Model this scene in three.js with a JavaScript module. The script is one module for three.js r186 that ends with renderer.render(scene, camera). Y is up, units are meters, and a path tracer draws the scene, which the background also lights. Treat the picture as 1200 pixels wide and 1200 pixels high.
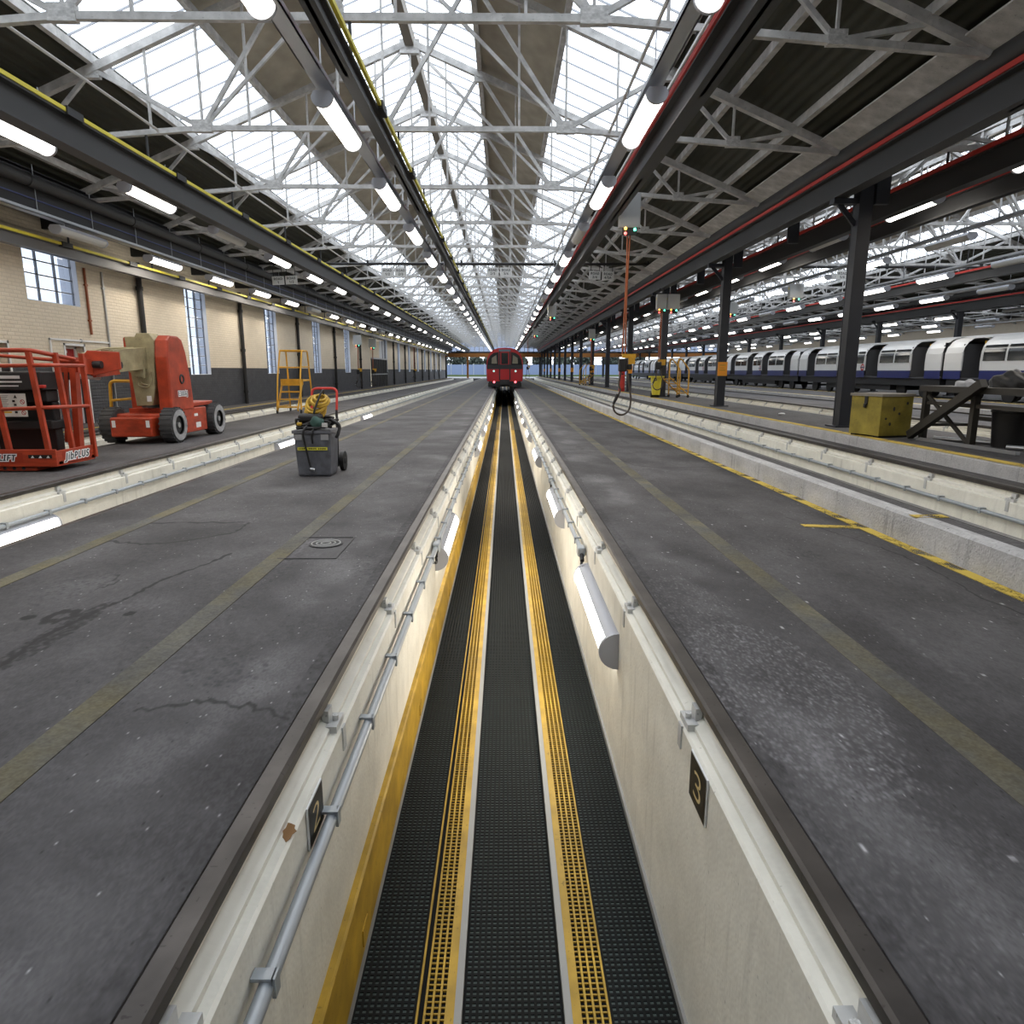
import * as THREE from 'three';
import { mergeGeometries } from 'three/addons/utils/BufferGeometryUtils.js';
import { RoundedBoxGeometry } from 'three/addons/geometries/RoundedBoxGeometry.js';
import { RectAreaLightUniformsLib } from 'three/addons/lights/RectAreaLightUniformsLib.js';

// ---------------------------------------------------------------- camera, sky, exposure
RectAreaLightUniformsLib.init();
const scene = new THREE.Scene();
const camera = new THREE.PerspectiveCamera(2 * Math.atan(600 / 800) * 180 / Math.PI, 1, 0.05, 600);
camera.position.set(-0.03, 1.276, 0);
camera.rotation.order = 'YXZ';
camera.rotation.set(-Math.atan(166 / 800), -Math.atan(9 / Math.hypot(800, 166)), 0);
const renderer = new THREE.WebGLRenderer();
renderer.toneMapping = THREE.LinearToneMapping;
renderer.toneMappingExposure = 1.0;
renderer.shadowMap.enabled = true;
scene.background = new THREE.Color().setRGB(0.84, 0.91, 1.0);      // even overcast sky
scene.backgroundIntensity = 3.4;
const LAMP_NITS = 26, LAMP_GLOW = 7;

// ---------------------------------------------------------------- helpers
let seed = 7;
const rnd = () => { seed = (seed * 1664525 + 1013904223) >>> 0; return seed / 4294967296; };
const rr = (a, b) => a + (b - a) * rnd();
const V = (x, y, d) => new THREE.Vector3(x, y, -d);                // d: metres ahead of the camera along the track
const used = {};
function numbered(n) { if (used[n] === undefined) { used[n] = 0; return n; } used[n]++; return n + '_' + String(used[n]).padStart(3, '0'); }
function meterUV(g) {
  const p = g.attributes.position, n = g.attributes.normal, uv = new Float32Array(p.count * 2);
  for (let i = 0; i < p.count; i++) {
    const ax = Math.abs(n.getX(i)), ay = Math.abs(n.getY(i)), az = Math.abs(n.getZ(i));
    if (ay >= ax && ay >= az) { uv[2 * i] = p.getX(i); uv[2 * i + 1] = -p.getZ(i); }
    else if (ax >= az) { uv[2 * i] = -p.getZ(i); uv[2 * i + 1] = p.getY(i); }
    else { uv[2 * i] = p.getX(i); uv[2 * i + 1] = p.getY(i); }
  }
  g.setAttribute('uv', new THREE.BufferAttribute(uv, 2)); return g;
}
function clean(g) {
  if (g.index) g = g.toNonIndexed();
  for (const k of Object.keys(g.attributes)) if (!['position', 'normal', 'uv'].includes(k)) g.deleteAttribute(k);
  return g;
}
const merge = (list) => { list = list.flat(9).map(clean); return list.length === 1 ? list[0] : mergeGeometries(list); };
function box(x0, x1, y0, y1, d0, d1) {                             // axis-aligned, in scene coordinates
  const g = new THREE.BoxGeometry(Math.abs(x1 - x0), Math.abs(y1 - y0), Math.abs(d1 - d0));
  g.translate((x0 + x1) / 2, (y0 + y1) / 2, -(d0 + d1) / 2); return meterUV(clean(g));
}
function rbox(w, h, d, r, x = 0, y = 0, z = 0) { const g = new RoundedBoxGeometry(w, h, d, 2, r); g.translate(x, y, z); return clean(g); }
function bar(a, b, w, h = w) {                                     // square bar between two points
  const dir = new THREE.Vector3().subVectors(b, a), L = dir.length();
  const g = new THREE.BoxGeometry(w, h, L);
  const m = new THREE.Matrix4().lookAt(a, b, Math.abs(dir.y) / L > 0.999 ? new THREE.Vector3(1, 0, 0) : new THREE.Vector3(0, 1, 0));
  g.applyMatrix4(m); g.translate((a.x + b.x) / 2, (a.y + b.y) / 2, (a.z + b.z) / 2); return meterUV(clean(g));
}
function rod(a, b, r, n = 8) {
  const dir = new THREE.Vector3().subVectors(b, a), L = dir.length();
  const g = new THREE.CylinderGeometry(r, r, L, n);
  g.applyQuaternion(new THREE.Quaternion().setFromUnitVectors(new THREE.Vector3(0, 1, 0), dir.clone().normalize()));
  g.translate((a.x + b.x) / 2, (a.y + b.y) / 2, (a.z + b.z) / 2); return clean(g);
}
function tube(pts, r, seg = 24, rs = 8, closed = false) { return clean(new THREE.TubeGeometry(new THREE.CatmullRomCurve3(pts, closed, 'catmullrom', 0.5), seg, r, rs, closed)); }
function polyTube(pts, r, fil = 0.08) {                            // straight runs with rounded corners
  const path = new THREE.CurvePath(); let p = pts[0];
  for (let i = 1; i < pts.length - 1; i++) {
    const c = pts[i], f = Math.min(fil, 0.45 * c.distanceTo(pts[i - 1]), 0.45 * c.distanceTo(pts[i + 1]));
    const a = c.clone().lerp(pts[i - 1], f / c.distanceTo(pts[i - 1])), b = c.clone().lerp(pts[i + 1], f / c.distanceTo(pts[i + 1]));
    path.add(new THREE.LineCurve3(p, a)); path.add(new THREE.QuadraticBezierCurve3(a, c, b)); p = b;
  }
  path.add(new THREE.LineCurve3(p, pts[pts.length - 1]));
  return clean(new THREE.TubeGeometry(path, pts.length * 10, r, 8, false));
}
function prism(pts, d0, d1, closed = true) {                       // cross-section [x, y] swept along the track
  const s = new THREE.Shape(pts.map((p) => new THREE.Vector2(p[0], p[1])));
  const g = new THREE.ExtrudeGeometry(s, { depth: d1 - d0, bevelEnabled: false, curveSegments: 8 });
  g.translate(0, 0, -d1); return meterUV(clean(g));
}
function extrude(pts, depth, bevel = 0) {
  const s = new THREE.Shape(pts.map((p) => new THREE.Vector2(p[0], p[1])));
  const g = new THREE.ExtrudeGeometry(s, { depth: depth - 2 * bevel, bevelEnabled: bevel > 0, bevelThickness: bevel, bevelSize: bevel, bevelSegments: 2, curveSegments: 10 });
  g.translate(0, 0, -depth / 2 + bevel); return clean(g);
}
function sheet(pts, d0, d1, t = 0) {                               // open profile swept along the track, faces both ways
  const pos = [], nor = [], uv = []; let s = 0;
  for (let i = 0; i + 1 < pts.length; i++) {
    const [x0, y0] = pts[i], [x1, y1] = pts[i + 1], L = Math.hypot(x1 - x0, y1 - y0), nx = -(y1 - y0) / L, ny = (x1 - x0) / L;
    const q = [[x0, y0, -d0, s], [x1, y1, -d0, s + L], [x1, y1, -d1, s + L], [x0, y0, -d1, s]];
    for (const k of [0, 1, 2, 0, 2, 3]) { pos.push(q[k][0], q[k][1], q[k][2]); nor.push(nx, ny, 0); uv.push(-q[k][2], q[k][3]); }
    s += L;
  }
  const g = new THREE.BufferGeometry();
  g.setAttribute('position', new THREE.Float32BufferAttribute(pos, 3)); g.setAttribute('normal', new THREE.Float32BufferAttribute(nor, 3)); g.setAttribute('uv', new THREE.Float32BufferAttribute(uv, 2));
  return g;
}
function obj(name, geoms, m, parent = scene) {
  const g = geoms.isBufferGeometry ? geoms : merge([geoms]);
  const o = new THREE.Mesh(g, m); o.name = parent === scene ? numbered(name) : name; o.castShadow = o.receiveShadow = true;
  parent.add(o); return o;
}
function thing(name, label, category, pos, turn = 0, group) {
  const o = new THREE.Group(); o.name = numbered(name); scene.add(o);
  if (pos) o.position.copy(pos); o.rotation.y = turn; o.userData = { label, category }; if (group) o.userData.group = group; return o;
}
function tag(o, label, category, group) { o.userData = { label, category }; if (group) o.userData.group = group; return o; }
function struct(name, geoms, m, label, category) { const o = obj(name, geoms, m); o.userData = { kind: 'structure', label, category }; return o; }
function sgroup(name, label, category) { const o = new THREE.Group(); o.name = numbered(name); scene.add(o); o.userData = { kind: 'structure', label, category }; return o; }
const stuff = (o) => { o.userData.kind = 'stuff'; return o; };
function dup(root, pos, turn, label) {
  const r = root.clone(); r.name = numbered(root.name.replace(/_\d\d\d$/, '')); r.userData = { ...root.userData }; scene.add(r); r.position.copy(pos); if (turn !== undefined) r.rotation.set(0, turn, 0);
  if (label) r.userData.label = label; return r;
}

// ---------------------------------------------------------------- textures
const hash = (x, y, s) => { let h = Math.imul(x, 374761393) ^ Math.imul(y, 668265263) ^ Math.imul(s, 2147483647 ^ 0x5bd1e995); h = Math.imul(h ^ (h >>> 13), 1274126177); return ((h ^ (h >>> 16)) >>> 0) / 4294967296; };
function vnoise(x, y, px, py, s) {
  const xi = Math.floor(x), yi = Math.floor(y), fx = x - xi, fy = y - yi, u = fx * fx * (3 - 2 * fx), v = fy * fy * (3 - 2 * fy);
  const a = ((xi % px) + px) % px, b = (a + 1) % px, c = ((yi % py) + py) % py, d = (c + 1) % py;
  return (hash(a, c, s) * (1 - u) + hash(b, c, s) * u) * (1 - v) + (hash(a, d, s) * (1 - u) + hash(b, d, s) * u) * v;
}
function fbm(u, v, f, fy, oct, s) { let t = 0, a = 0.5, n = 0; for (let i = 0; i < oct; i++) { t += a * vnoise(u * f, v * fy, f, fy, s + i); n += a; a *= 0.55; f *= 2; fy *= 2; } return t / n; }
function dataTex(w, h, fn, rep = [1, 1], srgb = true) {
  const d = new Uint8Array(w * h * 4);
  for (let y = 0; y < h; y++) for (let x = 0; x < w; x++) { const c = fn((x + 0.5) / w, (y + 0.5) / h, x, y), k = (y * w + x) * 4; d[k] = c[0]; d[k + 1] = c[1]; d[k + 2] = c[2]; d[k + 3] = c[3] ?? 255; }
  const t = new THREE.DataTexture(d, w, h); t.wrapS = t.wrapT = THREE.RepeatWrapping; t.magFilter = THREE.LinearFilter; t.minFilter = THREE.LinearMipmapLinearFilter; t.generateMipmaps = true;
  t.repeat.set(...rep); if (srgb) t.colorSpace = THREE.SRGBColorSpace; t.needsUpdate = true; return t;
}
const clampB = (v) => Math.max(0, Math.min(255, v));
const grey = (v) => { v = clampB(v); return [v, v, v]; };
function paintTex(w, h, draw) {                                    // canvas print
  const c = document.createElement('canvas'); c.width = w; c.height = h; draw(c.getContext('2d'), w, h);
  const t = new THREE.CanvasTexture(c); t.colorSpace = THREE.SRGBColorSpace; t.magFilter = THREE.LinearFilter; return t;
}
const asphaltTone = (u, v, f, fy, s, base) => {
  const a = fbm(u, v, f, fy, 4, s), b = vnoise(u * f * 24, v * fy * 24, f * 24, fy * 24, s + 9), c = vnoise(u * f * 60, v * fy * 60, f * 60, fy * 60, s + 17);
  return base + (a - 0.5) * 34 + (b - 0.5) * 13 + (c - 0.5) * 20;
};
const T = {};
T.asphalt = dataTex(1024, 1024, (u, v) => { const t = asphaltTone(u, v, 5, 5, 3, 73); return [clampB(t + 1), clampB(t - 1), clampB(t)]; }, [1 / 5, 1 / 5]);
T.grain = dataTex(512, 512, (u, v) => grey(255 * (0.6 * vnoise(u * 140, v * 140, 140, 140, 5) + 0.4 * fbm(u, v, 12, 12, 4, 8))), [1 / 1.5, 1 / 1.5], false);
T.brickBump = dataTex(512, 512, (u, v) => {                        // 1.8 m x 1.2 m: 16 courses
  const r = v * 16, row = Math.floor(r), x = u * 8 + (row % 2) * 0.5, fx = x - Math.floor(x), fy = r - row, m = Math.min(fx * 8, (1 - fx) * 8, fy * 3, (1 - fy) * 3);
  return grey(255 * (Math.min(1, m * 1.6) * 0.8 + 0.2 * vnoise(u * 90, v * 90, 90, 90, 2)));
}, [1 / 1.8, 1 / 1.2], false);
const brickCol = (b, am, s) => dataTex(512, 512, (u, v) => {
  const r = v * 16, row = Math.floor(r), x = u * 8 + (row % 2) * 0.5, col = Math.floor(x) % 8, fx = x - Math.floor(x), fy = r - row, joint = Math.min(fx * 8, (1 - fx) * 8, fy * 3, (1 - fy) * 3) < 0.35 ? 0.955 : 1;
  const t = ((hash(col, row, s) - 0.5) * am + (fbm(u, v, 6, 6, 4, s) - 0.5) * am * 2.2), k = joint;
  return [clampB((b[0] + t) * k), clampB((b[1] + t) * k), clampB((b[2] + t) * k)];
}, [1 / 1.8, 1 / 1.2]);
T.cream = brickCol([222, 210, 190], 4, 4);
T.dado = brickCol([60, 61, 66], 8, 6);
T.white = dataTex(1024, 512, (u, v) => {                           // pit paint, scuffed, 6 m x 1.5 m
  const a = fbm(u, v, 10, 4, 5, 31), b = fbm(u, v, 60, 14, 3, 41), st = Math.max(0, fbm(u, v, 120, 3, 3, 51) - 0.64) * 75, sp = vnoise(u * 500, v * 140, 500, 140, 61) > 0.965 ? 42 : 0;
  const t = 218 + (a - 0.5) * 30 + (b - 0.5) * 18 - st - sp * (a > 0.5 ? 1 : 0.2);
  return [clampB(t + 3), clampB(t), clampB(t - 11)];
}, [1 / 6, 1 / 1.5]);
T.concrete = dataTex(1024, 512, (u, v) => {
  const a = fbm(u, v, 12, 5, 5, 71), b = vnoise(u * 220, v * 90, 220, 90, 72), pit = vnoise(u * 300, v * 120, 300, 120, 77) > 0.93 ? 55 : 0, st = Math.max(0, fbm(u, v, 90, 3, 3, 79) - 0.66) * 110;
  const t = 178 + (a - 0.5) * 46 + (b - 0.5) * 14 - pit - st; return [clampB(t + 1), clampB(t), clampB(t)];
}, [1 / 4, 1 / 1]);
T.ridges = dataTex(64, 8, (u) => grey(127 + 127 * Math.sin(u * Math.PI * 2)), [1 / 0.15, 1], false);
T.board = dataTex(512, 512, (u, v) => { const t = 168 + (fbm(u, v, 8, 3, 4, 91) - 0.5) * 42 + (vnoise(u * 8, 0, 8, 1, 95) - 0.5) * 12; return [clampB(t), clampB(t - 7), clampB(t - 22)]; }, [1 / 2.4, 1 / 1.55]);
T.mottle = dataTex(512, 512, (u, v) => { const t = 205 + (fbm(u, v, 8, 8, 5, 101) - 0.5) * 90 - (vnoise(u * 90, v * 90, 90, 90, 105) > 0.93 ? 40 : 0); return grey(t); }, [1 / 1.2, 1 / 1.2]);
T.faded = dataTex(512, 512, (u, v) => { const t = asphaltTone(u, v, 5, 5, 133, 76), w = Math.max(0, Math.min(1, (fbm(u, v, 8, 8, 5, 141) - 0.2) * 1.7)); return [clampB(t + 21 * w), clampB(t + 13 * w), clampB(t - 14 * w)]; }, [1 / 2.2, 1 / 2.2]);
T.wornB = dataTex(512, 512, (u, v) => { const a = fbm(u, v, 7, 7, 5, 121), b = vnoise(u * 160, v * 160, 160, 160, 123); return grey(255 * Math.max(0, Math.min(1, (a - 0.25) * 4.2 + (b - 0.5) * 0.8))); }, [1 / 1.3, 1 / 1.3], false);

// floor beside the centre track, drawn with its cracks, patches and trodden dust (24 m long)
function floorCanvas(x0, x1, s, dustX, draw) {
  const w = 512, h = 2048, L = 24, W = x1 - x0;
  return paintTex(w, h, (g) => {
    const im = g.createImageData(w, h);
    for (let y = 0; y < h; y++) for (let x = 0; x < w; x++) {
      const u = x / w, v = 1 - y / h, X = x0 + u * W, D = v * L, k = (y * w + x) * 4;
      const dd = Math.abs(X - dustX), dn = fbm(u, v, 6, 44, 4, s + 3), fine = hash(x, y, s), mid = vnoise(u * 130, v * 900, 130, 900, s + 5);
      let t = 67 + (fbm(u, v, 5, 36, 5, s) - 0.5) * 62 + (mid - 0.5) * 12 + (fine - 0.5) * 16;
      const band = Math.max(0, 1 - Math.abs(dd - 0.28) / 0.42) * Math.max(0, dn - 0.36) * 3.0;       // trodden dust lying in grains
      if (mid * 0.6 + fine * 0.5 < 0.25 + band * 0.75) t += 22 * Math.min(1, band * 1.6);
      if (fine > 0.9985) t += 90; if (hash(x, y, s + 1) > 0.9985) t -= 34;
      if (dd < 0.04 + 0.05 * dn) t -= 22 * dn + (mid - 0.5) * 30;                                     // broken black edging along the rail
      im.data[k] = clampB(t + 1); im.data[k + 1] = clampB(t - 1); im.data[k + 2] = clampB(t + 0.5); im.data[k + 3] = 255;
    }
    g.putImageData(im, 0, 0);
    draw(g, (X) => (X - x0) / W * w, (D) => (1 - D / L) * h);
  });
}
function jag(g, pts, fx, fy, width, style, n = 8, amp = 0.012) {
  g.strokeStyle = style; g.lineCap = 'round';
  for (let i = 0; i + 1 < pts.length; i++) {
    let px = pts[i][0], pd = pts[i][1];
    for (let k = 1; k <= n; k++) {
      const t = k / n, x = pts[i][0] + (pts[i + 1][0] - pts[i][0]) * t + (k < n ? rr(-amp, amp) : 0), d = pts[i][1] + (pts[i + 1][1] - pts[i][1]) * t + (k < n ? rr(-amp, amp) * 2 : 0);
      g.lineWidth = width * rr(0.5, 1.5); g.beginPath(); g.moveTo(fx(px), fy(pd)); g.lineTo(fx(x), fy(d)); g.stroke(); px = x; pd = d;
    }
  }
}
function blotch(g, fx, fy, x, d, rx, rd, n, style, size) { g.fillStyle = style; for (let i = 0; i < n; i++) { const a = rr(0, 6.283), q = Math.sqrt(rnd()); const s = rr(0.4, 1) * size; g.fillRect(fx(x + Math.cos(a) * rx * q), fy(d + Math.sin(a) * rd * q), s, s * 0.6); } }
T.floorL = floorCanvas(-3.70, -0.82, 201, -0.82, (g, fx, fy) => {
  g.fillStyle = 'rgba(30,29,31,0.16)'; g.beginPath(); [[-3.04, 5.09], [-3.06, 5.72], [-2.22, 5.74], [-2.22, 5.33], [-2.48, 5.09], [-2.75, 4.98]].forEach((p, i) => (i ? g.lineTo(fx(p[0]), fy(p[1])) : g.moveTo(fx(p[0]), fy(p[1])))); g.fill();
  jag(g, [[-3.04, 5.09], [-2.75, 4.98], [-2.48, 5.09], [-2.22, 5.33], [-2.2, 5.5], [-2.22, 5.74], [-3.06, 5.72]], fx, fy, 2.6, 'rgba(22,21,22,0.8)');
  jag(g, [[-2.24, 1.2], [-2.28, 2.2], [-2.25, 2.86], [-2.29, 3.11], [-2.27, 3.3], [-2.25, 3.46], [-2.23, 3.6], [-2.19, 3.76], [-2.16, 4.09], [-2.04, 4.43], [-1.98, 4.7]], fx, fy, 3.4, 'rgba(20,19,20,0.85)');
  blotch(g, fx, fy, -2.26, 3.2, 0.07, 0.5, 500, 'rgba(24,23,24,0.5)', 4);
  jag(g, [[-2.45, 3.44], [-2.42, 3.53], [-2.36, 3.53], [-2.3, 3.47], [-2.35, 3.38], [-2.42, 3.38], [-2.45, 3.44]], fx, fy, 4, 'rgba(24,23,24,0.7)');
  blotch(g, fx, fy, -2.55, 3.45, 0.03, 0.03, 60, 'rgba(18,18,18,0.8)', 4); blotch(g, fx, fy, -2.05, 3.5, 0.02, 0.03, 40, 'rgba(18,18,18,0.8)', 4);
  jag(g, [[-0.84, 2.35], [-1.0, 2.45], [-1.25, 2.5], [-1.45, 2.42]], fx, fy, 1.8, 'rgba(25,24,25,0.7)'); jag(g, [[-2.5, 4.2], [-2.42, 4.05], [-2.46, 3.9]], fx, fy, 1.5, 'rgba(25,24,25,0.7)');
  for (let i = 0; i < 26; i++) blotch(g, fx, fy, rr(-3.6, -0.9), rr(1, 14), rr(0.02, 0.2), rr(0.05, 0.5), 120, i % 2 ? 'rgba(30,29,31,0.28)' : 'rgba(120,117,118,0.16)', 4);
  jag(g, [[-3.6, 9.2], [-2.6, 9.3], [-1.0, 9.25]], fx, fy, 1.3, 'rgba(28,27,28,0.6)'); jag(g, [[-3.5, 12.4], [-0.9, 12.3]], fx, fy, 1.3, 'rgba(28,27,28,0.6)'); jag(g, [[-3.4, 17], [-0.9, 17.1]], fx, fy, 1.4, 'rgba(28,27,28,0.6)');
});
T.floorR = floorCanvas(0.82, 3.2, 301, 0.82, (g, fx, fy) => {
  jag(g, [[0.95, 11.3], [1.54, 11.48], [1.81, 9.5], [2.21, 9.41], [2.88, 9.66], [3.19, 8.9]], fx, fy, 2, 'rgba(24,23,24,0.8)');
  jag(g, [[2.6, 6.2], [2.9, 5.14], [2.95, 4.89], [2.93, 4.35], [2.86, 3.91], [2.93, 3.6], [3.0, 3.0]], fx, fy, 2.2, 'rgba(24,23,24,0.8)');
  blotch(g, fx, fy, 1.1, 2.6, 0.35, 0.75, 2600, 'rgba(150,148,152,0.42)', 2.4); blotch(g, fx, fy, 1.0, 3.6, 0.22, 0.6, 700, 'rgba(150,148,152,0.32)', 2.4); blotch(g, fx, fy, 1.1, 1.6, 0.3, 0.6, 900, 'rgba(140,138,142,0.3)', 2.2);
  for (let i = 0; i < 30; i++) blotch(g, fx, fy, rr(0.95, 3.1), rr(1.2, 14), rr(0.03, 0.25), rr(0.08, 0.7), 160, i % 3 ? 'rgba(30,29,31,0.3)' : 'rgba(120,117,118,0.14)', 4);
  for (let i = 0; i < 46; i++) { g.fillStyle = 'rgba(205,203,205,0.8)'; g.fillRect(fx(rr(0.9, 3.1)), fy(rr(1.3, 7)), rr(1.5, 4), rr(1, 3)); }
  jag(g, [[0.9, 14.2], [3.1, 14.1]], fx, fy, 1.3, 'rgba(28,27,28,0.6)'); jag(g, [[0.9, 19.2], [3.1, 19.3]], fx, fy, 1.3, 'rgba(28,27,28,0.6)');
});

// ---------------------------------------------------------------- materials
const mat = (c, rough = 0.7, metal = 0, extra = {}) => { const m = new THREE.MeshStandardMaterial({ roughness: rough, metalness: metal, ...extra }); Array.isArray(c) ? m.color.setRGB(...c) : m.color.set(c); return m; };
const phys = (c, rough, spec) => { const m = new THREE.MeshPhysicalMaterial({ roughness: rough, specularIntensity: spec }); m.color.setRGB(...c); return m; };
const M = {
  asphalt: mat('#ffffff', 0.82, 0, { map: T.asphalt, bumpMap: T.grain, bumpScale: 0.004 }),
  floorL: mat('#ffffff', 0.8, 0, { map: T.floorL }), floorR: mat('#ffffff', 0.8, 0, { map: T.floorR }),
  white: mat('#ffffff', 0.62, 0, { map: T.white, bumpMap: T.grain, bumpScale: 0.0015 }),
  chairWhite: mat([0.86, 0.86, 0.84], 0.6, 0, { map: T.mottle }),
  concrete: mat('#ffffff', 0.88, 0, { map: T.concrete, bumpMap: T.grain, bumpScale: 0.004 }),
  rail: mat([0.115, 0.105, 0.1], 0.42, 0.75, { map: T.mottle }),
  rubber: phys([0.0075, 0.0085, 0.0085], 0.75, 0.3), rubberUnder: phys([0.066, 0.086, 0.079], 0.6, 0.5),
  yellow: mat([0.7, 0.43, 0.035], 0.6, 0, { map: T.mottle }), yellowLine: mat([0.62, 0.42, 0.06], 0.75, 0, { map: T.mottle }),
  yellowWorn: mat('#ffffff', 0.82, 0, { map: T.faded }),
  yellowKerb: mat([0.58, 0.42, 0.07], 0.8, 0, { alphaMap: T.wornB, transparent: true, polygonOffset: true, polygonOffsetFactor: -1 }),
  galv: mat([0.45, 0.46, 0.48], 0.42, 0.85), conduit: mat([0.34, 0.37, 0.4], 0.45, 0.35), angle: mat([0.32, 0.32, 0.31], 0.6, 0.3),
  cream: mat('#ffffff', 0.85, 0, { map: T.cream, bumpMap: T.brickBump, bumpScale: 0.006 }),
  dado: mat('#ffffff', 0.6, 0, { map: T.dado, bumpMap: T.brickBump, bumpScale: 0.006 }),
  green: mat([0.034, 0.035, 0.024], 0.8, 0, { bumpMap: T.ridges, bumpScale: 0.03 }),
  board: mat('#ffffff', 0.85, 0, { map: T.board }),
  truss: mat([0.8, 0.79, 0.77], 0.6, 0, { map: T.mottle }), fascia: mat([0.74, 0.73, 0.71], 0.7, 0, { map: T.mottle }),
  glazeBar: mat([0.42, 0.44, 0.48], 0.6), ridge: mat([0.2, 0.18, 0.15], 0.7),
  steel: mat([0.018, 0.02, 0.028], 0.5, 0.1), beam: mat([0.036, 0.036, 0.037], 0.55, 0.15), dark: mat([0.02, 0.02, 0.022], 0.6), black: mat([0.009, 0.009, 0.01], 0.55),
  red: mat([0.5, 0.03, 0.02], 0.55), doorRed: mat([0.36, 0.018, 0.018], 0.45), blueLine: mat([0.05, 0.07, 0.2], 0.5), busYellow: mat([0.7, 0.6, 0.05], 0.5),
  rust: mat([0.23, 0.12, 0.045], 0.9),
  housing2: mat([0.14, 0.14, 0.145], 0.5, 0.3),
  housing: mat([0.42, 0.43, 0.47], 0.5, 0.2), offTube: mat([0.5, 0.49, 0.46], 0.45),
  lift: mat([0.62, 0.07, 0.022], 0.45, 0, { map: T.mottle }), liftBeige: mat([0.56, 0.49, 0.29], 0.5, 0, { map: T.mottle }),
  tyre: mat([0.05, 0.05, 0.052], 0.85), tyreSide: mat([0.5, 0.5, 0.51], 0.85, 0, { map: T.mottle }),
  orange: mat([0.88, 0.47, 0.035], 0.5, 0, { map: T.mottle }), orangeSign: mat([0.85, 0.33, 0.02], 0.5), cable: mat([0.3, 0.085, 0.03], 0.6), hose: mat([0.06, 0.045, 0.035], 0.5),
  tub: mat([0.17, 0.175, 0.2], 0.55, 0, { map: T.mottle }), boxGrey: mat([0.42, 0.43, 0.43], 0.5), plate: mat([0.75, 0.75, 0.75], 0.55),
  boxYellow: mat([0.42, 0.33, 0.045], 0.65, 0, { map: T.mottle }), bench: mat([0.05, 0.046, 0.04], 0.6, 0.3), lid: mat([0.22, 0.2, 0.17], 0.7),
  trainWhite: mat([0.66, 0.66, 0.65], 0.28, 0, { }), trainBlue: mat([0.014, 0.02, 0.115], 0.3), trainRed: mat([0.4, 0.01, 0.014], 0.35), glassDark: mat([0.015, 0.018, 0.02], 0.08), trainDark: mat([0.07, 0.07, 0.075], 0.5), trainGrey: mat([0.2, 0.2, 0.21], 0.5), pole: mat([0.7, 0.42, 0.03], 0.4),
  windowFrame: mat([0.1, 0.11, 0.13], 0.6), jamb: mat([0.6, 0.62, 0.66], 0.7), whiteTrim: mat([0.74, 0.74, 0.74], 0.55),
  gantry: mat([0.36, 0.14, 0.025], 0.6), bark: mat([0.05, 0.045, 0.04], 0.9), leaf: mat([0.06, 0.075, 0.06], 0.9), hoarding: mat([0.12, 0.16, 0.26], 0.7), outside: mat([0.13, 0.135, 0.14], 0.9), grass: mat([0.06, 0.085, 0.03], 0.95),
};
const pane = new THREE.MeshPhysicalMaterial({ color: 0xffffff, transmission: 1, thickness: 0, roughness: 0.05, ior: 1.5 });
const windowPane = new THREE.MeshPhysicalMaterial({ transmission: 1, thickness: 0, roughness: 0.05, ior: 1.5 }); windowPane.color.setRGB(0.36, 0.39, 0.45);   // tinted blue to dim the sky seen through the glass
const emis = (c, i) => { const m = new THREE.MeshStandardMaterial({ color: 0xffffff, roughness: 0.4 }); m.emissive = new THREE.Color().setRGB(...c); m.emissiveIntensity = i; return m; };
const glow = emis([1, 0.95, 0.86], LAMP_GLOW), ledGreen = emis([0.05, 1, 0.6], 3), ledAmber = emis([1, 0.5, 0.02], 3), ledRed = emis([1, 0.03, 0.03], 3), tailRed = emis([1, 0.02, 0.06], 2.4), headGreen = emis([0.2, 0.8, 0.65], 0.7);

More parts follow.
